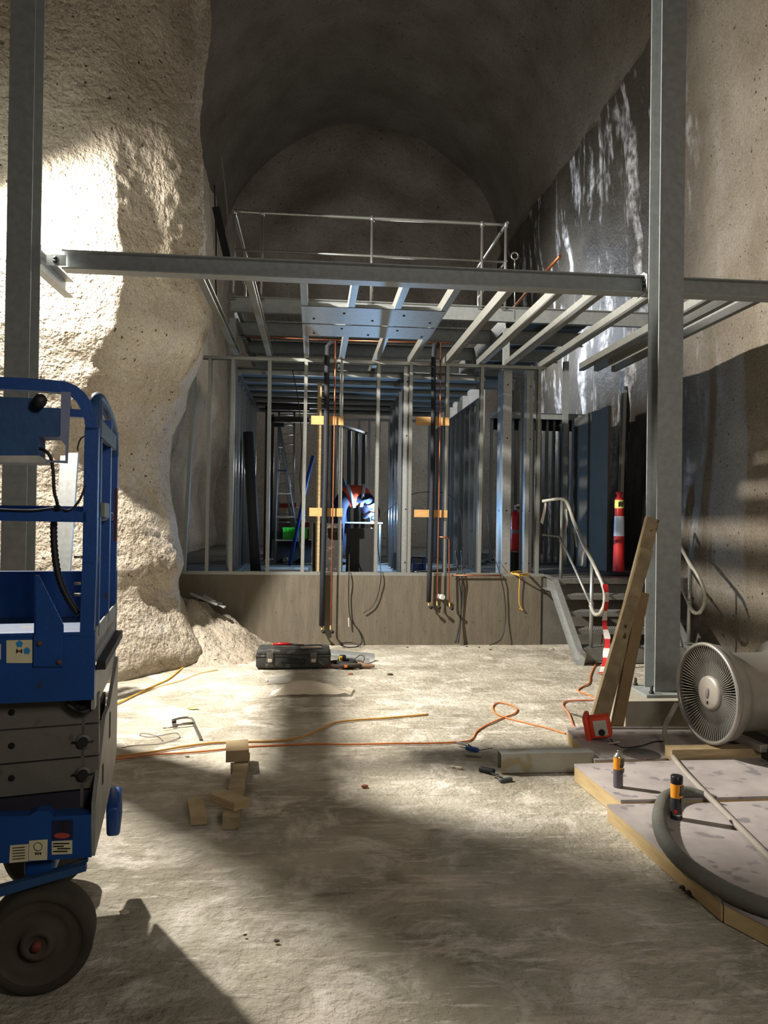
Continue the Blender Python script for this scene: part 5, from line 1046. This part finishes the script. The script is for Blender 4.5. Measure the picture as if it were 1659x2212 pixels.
skin('boot', [fL+V((-.03, 0, 0)), fL+V((0, 0, -.04)), fL+V((.17, 0, -.055))], [(0, 1), (1, 2)], [.055, .05, .035], BLKM, per)
skin('boot', [fR+V((-.03, 0, 0)), fR+V((0, 0, -.04)), fR+V((.17, 0, -.055))], [(0, 1), (1, 2)], [.055, .05, .035], BLKM, per)
skin('vest', [sp1.lerp(hip, .25), sp1.lerp(sp2, .5), sp2, chest, neck.lerp(chest, .45)], [(0, 1), (1, 2), (2, 3), (3, 4)], [.182, .186, .186, .176, .12], HIVIS, per)
def band(c, d, r, nm='reflective_band', w_=.05):
    d = V(d).normalized(); lb_ = MB().lathe([(r*.98, -w_/2), (r, -w_/2), (r, w_/2), (r*.98, w_/2)], c, d, 24); return lb_.build(nm, REF, per)
band(sp1.lerp(sp2, .55), sp2-sp1, .192); band(sp2.lerp(chest, .8), chest-sp2, .188)
for a, c in ((shL, elL), (shR, elR)):
    band(a.lerp(c, .35), c-a, .083, w_=.045)
hd = (chin-head)
skull = MB().lathe([(0, -.13), (.05, -.125), (.085, -.09), (.098, -.03), (.098, .03), (.08, .09), (.05, .115), (0, .12)], head, (.5, -.12, -.85), 24).build('head', SKIN, per)
hm = MB()
hm.lathe([(0, -.150), (.06, -.145), (.10, -.10), (.115, -.03), (.112, .03)], head, (.45, -.1, -.9), 26).build('helmet_shell', HEL, per)
fdir = V((.25, -.25, -.93)).normalized(); fc_ = head+fdir*.09
MB().rbox(fc_+V((.01, -.02, -.0)), (.20, .19, .05), fdir.to_track_quat('Z', 'Y').to_matrix(), .02).build('face_shield', HEL, per)
def hand(wr, d, side, parent):
    d = V(d).normalized(); s_ = d.cross(V((0, 0, 1))).normalized(); n_ = s_.cross(d); vs = [wr, wr+d*.05]; ed = [(0, 1)]; rd = [(.03, .022), (.04, .02)]
    for k, (o_, L) in enumerate([(-.03, .062), (-.01, .072), (.011, .068), (.03, .055)]):
        i = len(vs); vs += [wr+d*.085+s_*o_, wr+d*(.085+L*.5)+s_*o_-n_*.015, wr+d*(.085+L*.75)+s_*o_-n_*.045]; ed += [(1, i), (i, i+1), (i+1, i+2)]; rd += [.0115, .0105, .009]
    i = len(vs); vs += [wr+d*.04+s_*.045*side, wr+d*.075+s_*.065*side-n_*.02]; ed += [(1, i), (i, i+1)]; rd += [.013, .011]
    o = skin('gloved_hand', vs, ed, rd, GLV, parent); o['label'] = 'tan welding glove'
hand(haL, (-.35, .1, -1), 1, per); hand(haR, (-.3, -.1, -1), -1, per)
arc_p = W(796, 1113, -.05)
t = empty('welding_torch', haL, 'welding torch held in the gloved hands of the bent person', 'torch')
e = haL+V((-.03, .0, -.09)); MB().tube(spline([e+V((.06, .02, .05)), e, arc_p+V((.03, .0, .0)), arc_p+V((.008, 0, -.004))]), [.014]*6+[.012]*6+[.010]*7, 8).build('torch_handle', BLKM, t)
MB().lathe([(0, 0), (.012, .003), (.012, .01), (0, .013)], arc_p+V((0, 0, -.004)), n=10).build('arc_tip', mat('arc_glow', (255, 255, 255), .5, emit=(200, 225, 255), estr=25), t)
# steel trestle the person works at
t = empty('work_bench', (arc_p.x, YW, SZ), 'low steel bench with a bright plate in front of the bent person', 'bench')
zt2 = W(796, 1124).z
MB().box(arc_p.x-.50, arc_p.x+.22, YW-.1, YW+.32, zt2-.05, zt2-.03).build('bench_top', STL, t)
for dx in (-.46, .18):
    for dy in (-.07, .29): MB().box(arc_p.x+dx-.015, arc_p.x+dx+.015, YW+dy-.015, YW+dy+.015, SZ, zt2-.05).build('leg', ARM, t)
# ------------------------------------------------------------------ light
def lamp(name, typ, loc, energy, col, size=.1, rot=None, spot=None, blend=.5):
    l = bpy.data.lights.new(name, typ); l.energy = energy; l.color = col
    if typ == 'AREA': l.size = size
    else: l.shadow_soft_size = size
    if spot: l.spot_size = math.radians(spot); l.spot_blend = blend
    o = bpy.data.objects.new(name, l); C.objects.link(o); o.location = loc
    if rot is not None: o.rotation_euler = V(rot).to_track_quat('-Z', 'Y').to_euler()
    return o
WARM = (1, .945, .86)
lamp('work_light', 'SPOT', (-2.8, 6.48, 4.65), 4050, WARM, .06, rot=(2.6, .45, -1.75), spot=152, blend=1)
lamp('camera_side_fill', 'AREA', (1.6, -.9, 2.9), 74, (1, .94, .86), 1.0, rot=(0, 1, .12))  # unseen soft fill behind the camera, brightens faces turned its way
lamp('cool_light_far', 'SPOT', (3.0, 15.0, 5.3), 1050, (.80, .88, 1), .12, rot=(1, -.25, .1), spot=125, blend=.8)
lamp('vault_fill', 'POINT', (1.5, 13.6, 5.6), 190, (1, .96, .90), .3)  # fill added above the deck to brighten the dark vault and end wall
lamp('rear_room_light', 'POINT', (-.2, 15.7, 2.6), 38, (.95, .97, 1), .1)
lamp('cool_light_rear', 'POINT', (3.3, 17.6, 3.6), 90, (.86, .92, 1), .15)
lamp('weld_arc', 'POINT', arc_p+V((.05, -.18, .0)), 130, (.35, .62, 1), .02)
w = bpy.data.worlds.new('world'); bpy.context.scene.world = w; w.use_nodes = True
w.node_tree.nodes['Background'].inputs[0].default_value = (.9, .85, .78, 1); w.node_tree.nodes['Background'].inputs[1].default_value = .02
vs_ = bpy.context.scene.view_settings; vs_.view_transform = 'Standard'; vs_.look = 'None'; vs_.gamma = 1; vs_.exposure = 0
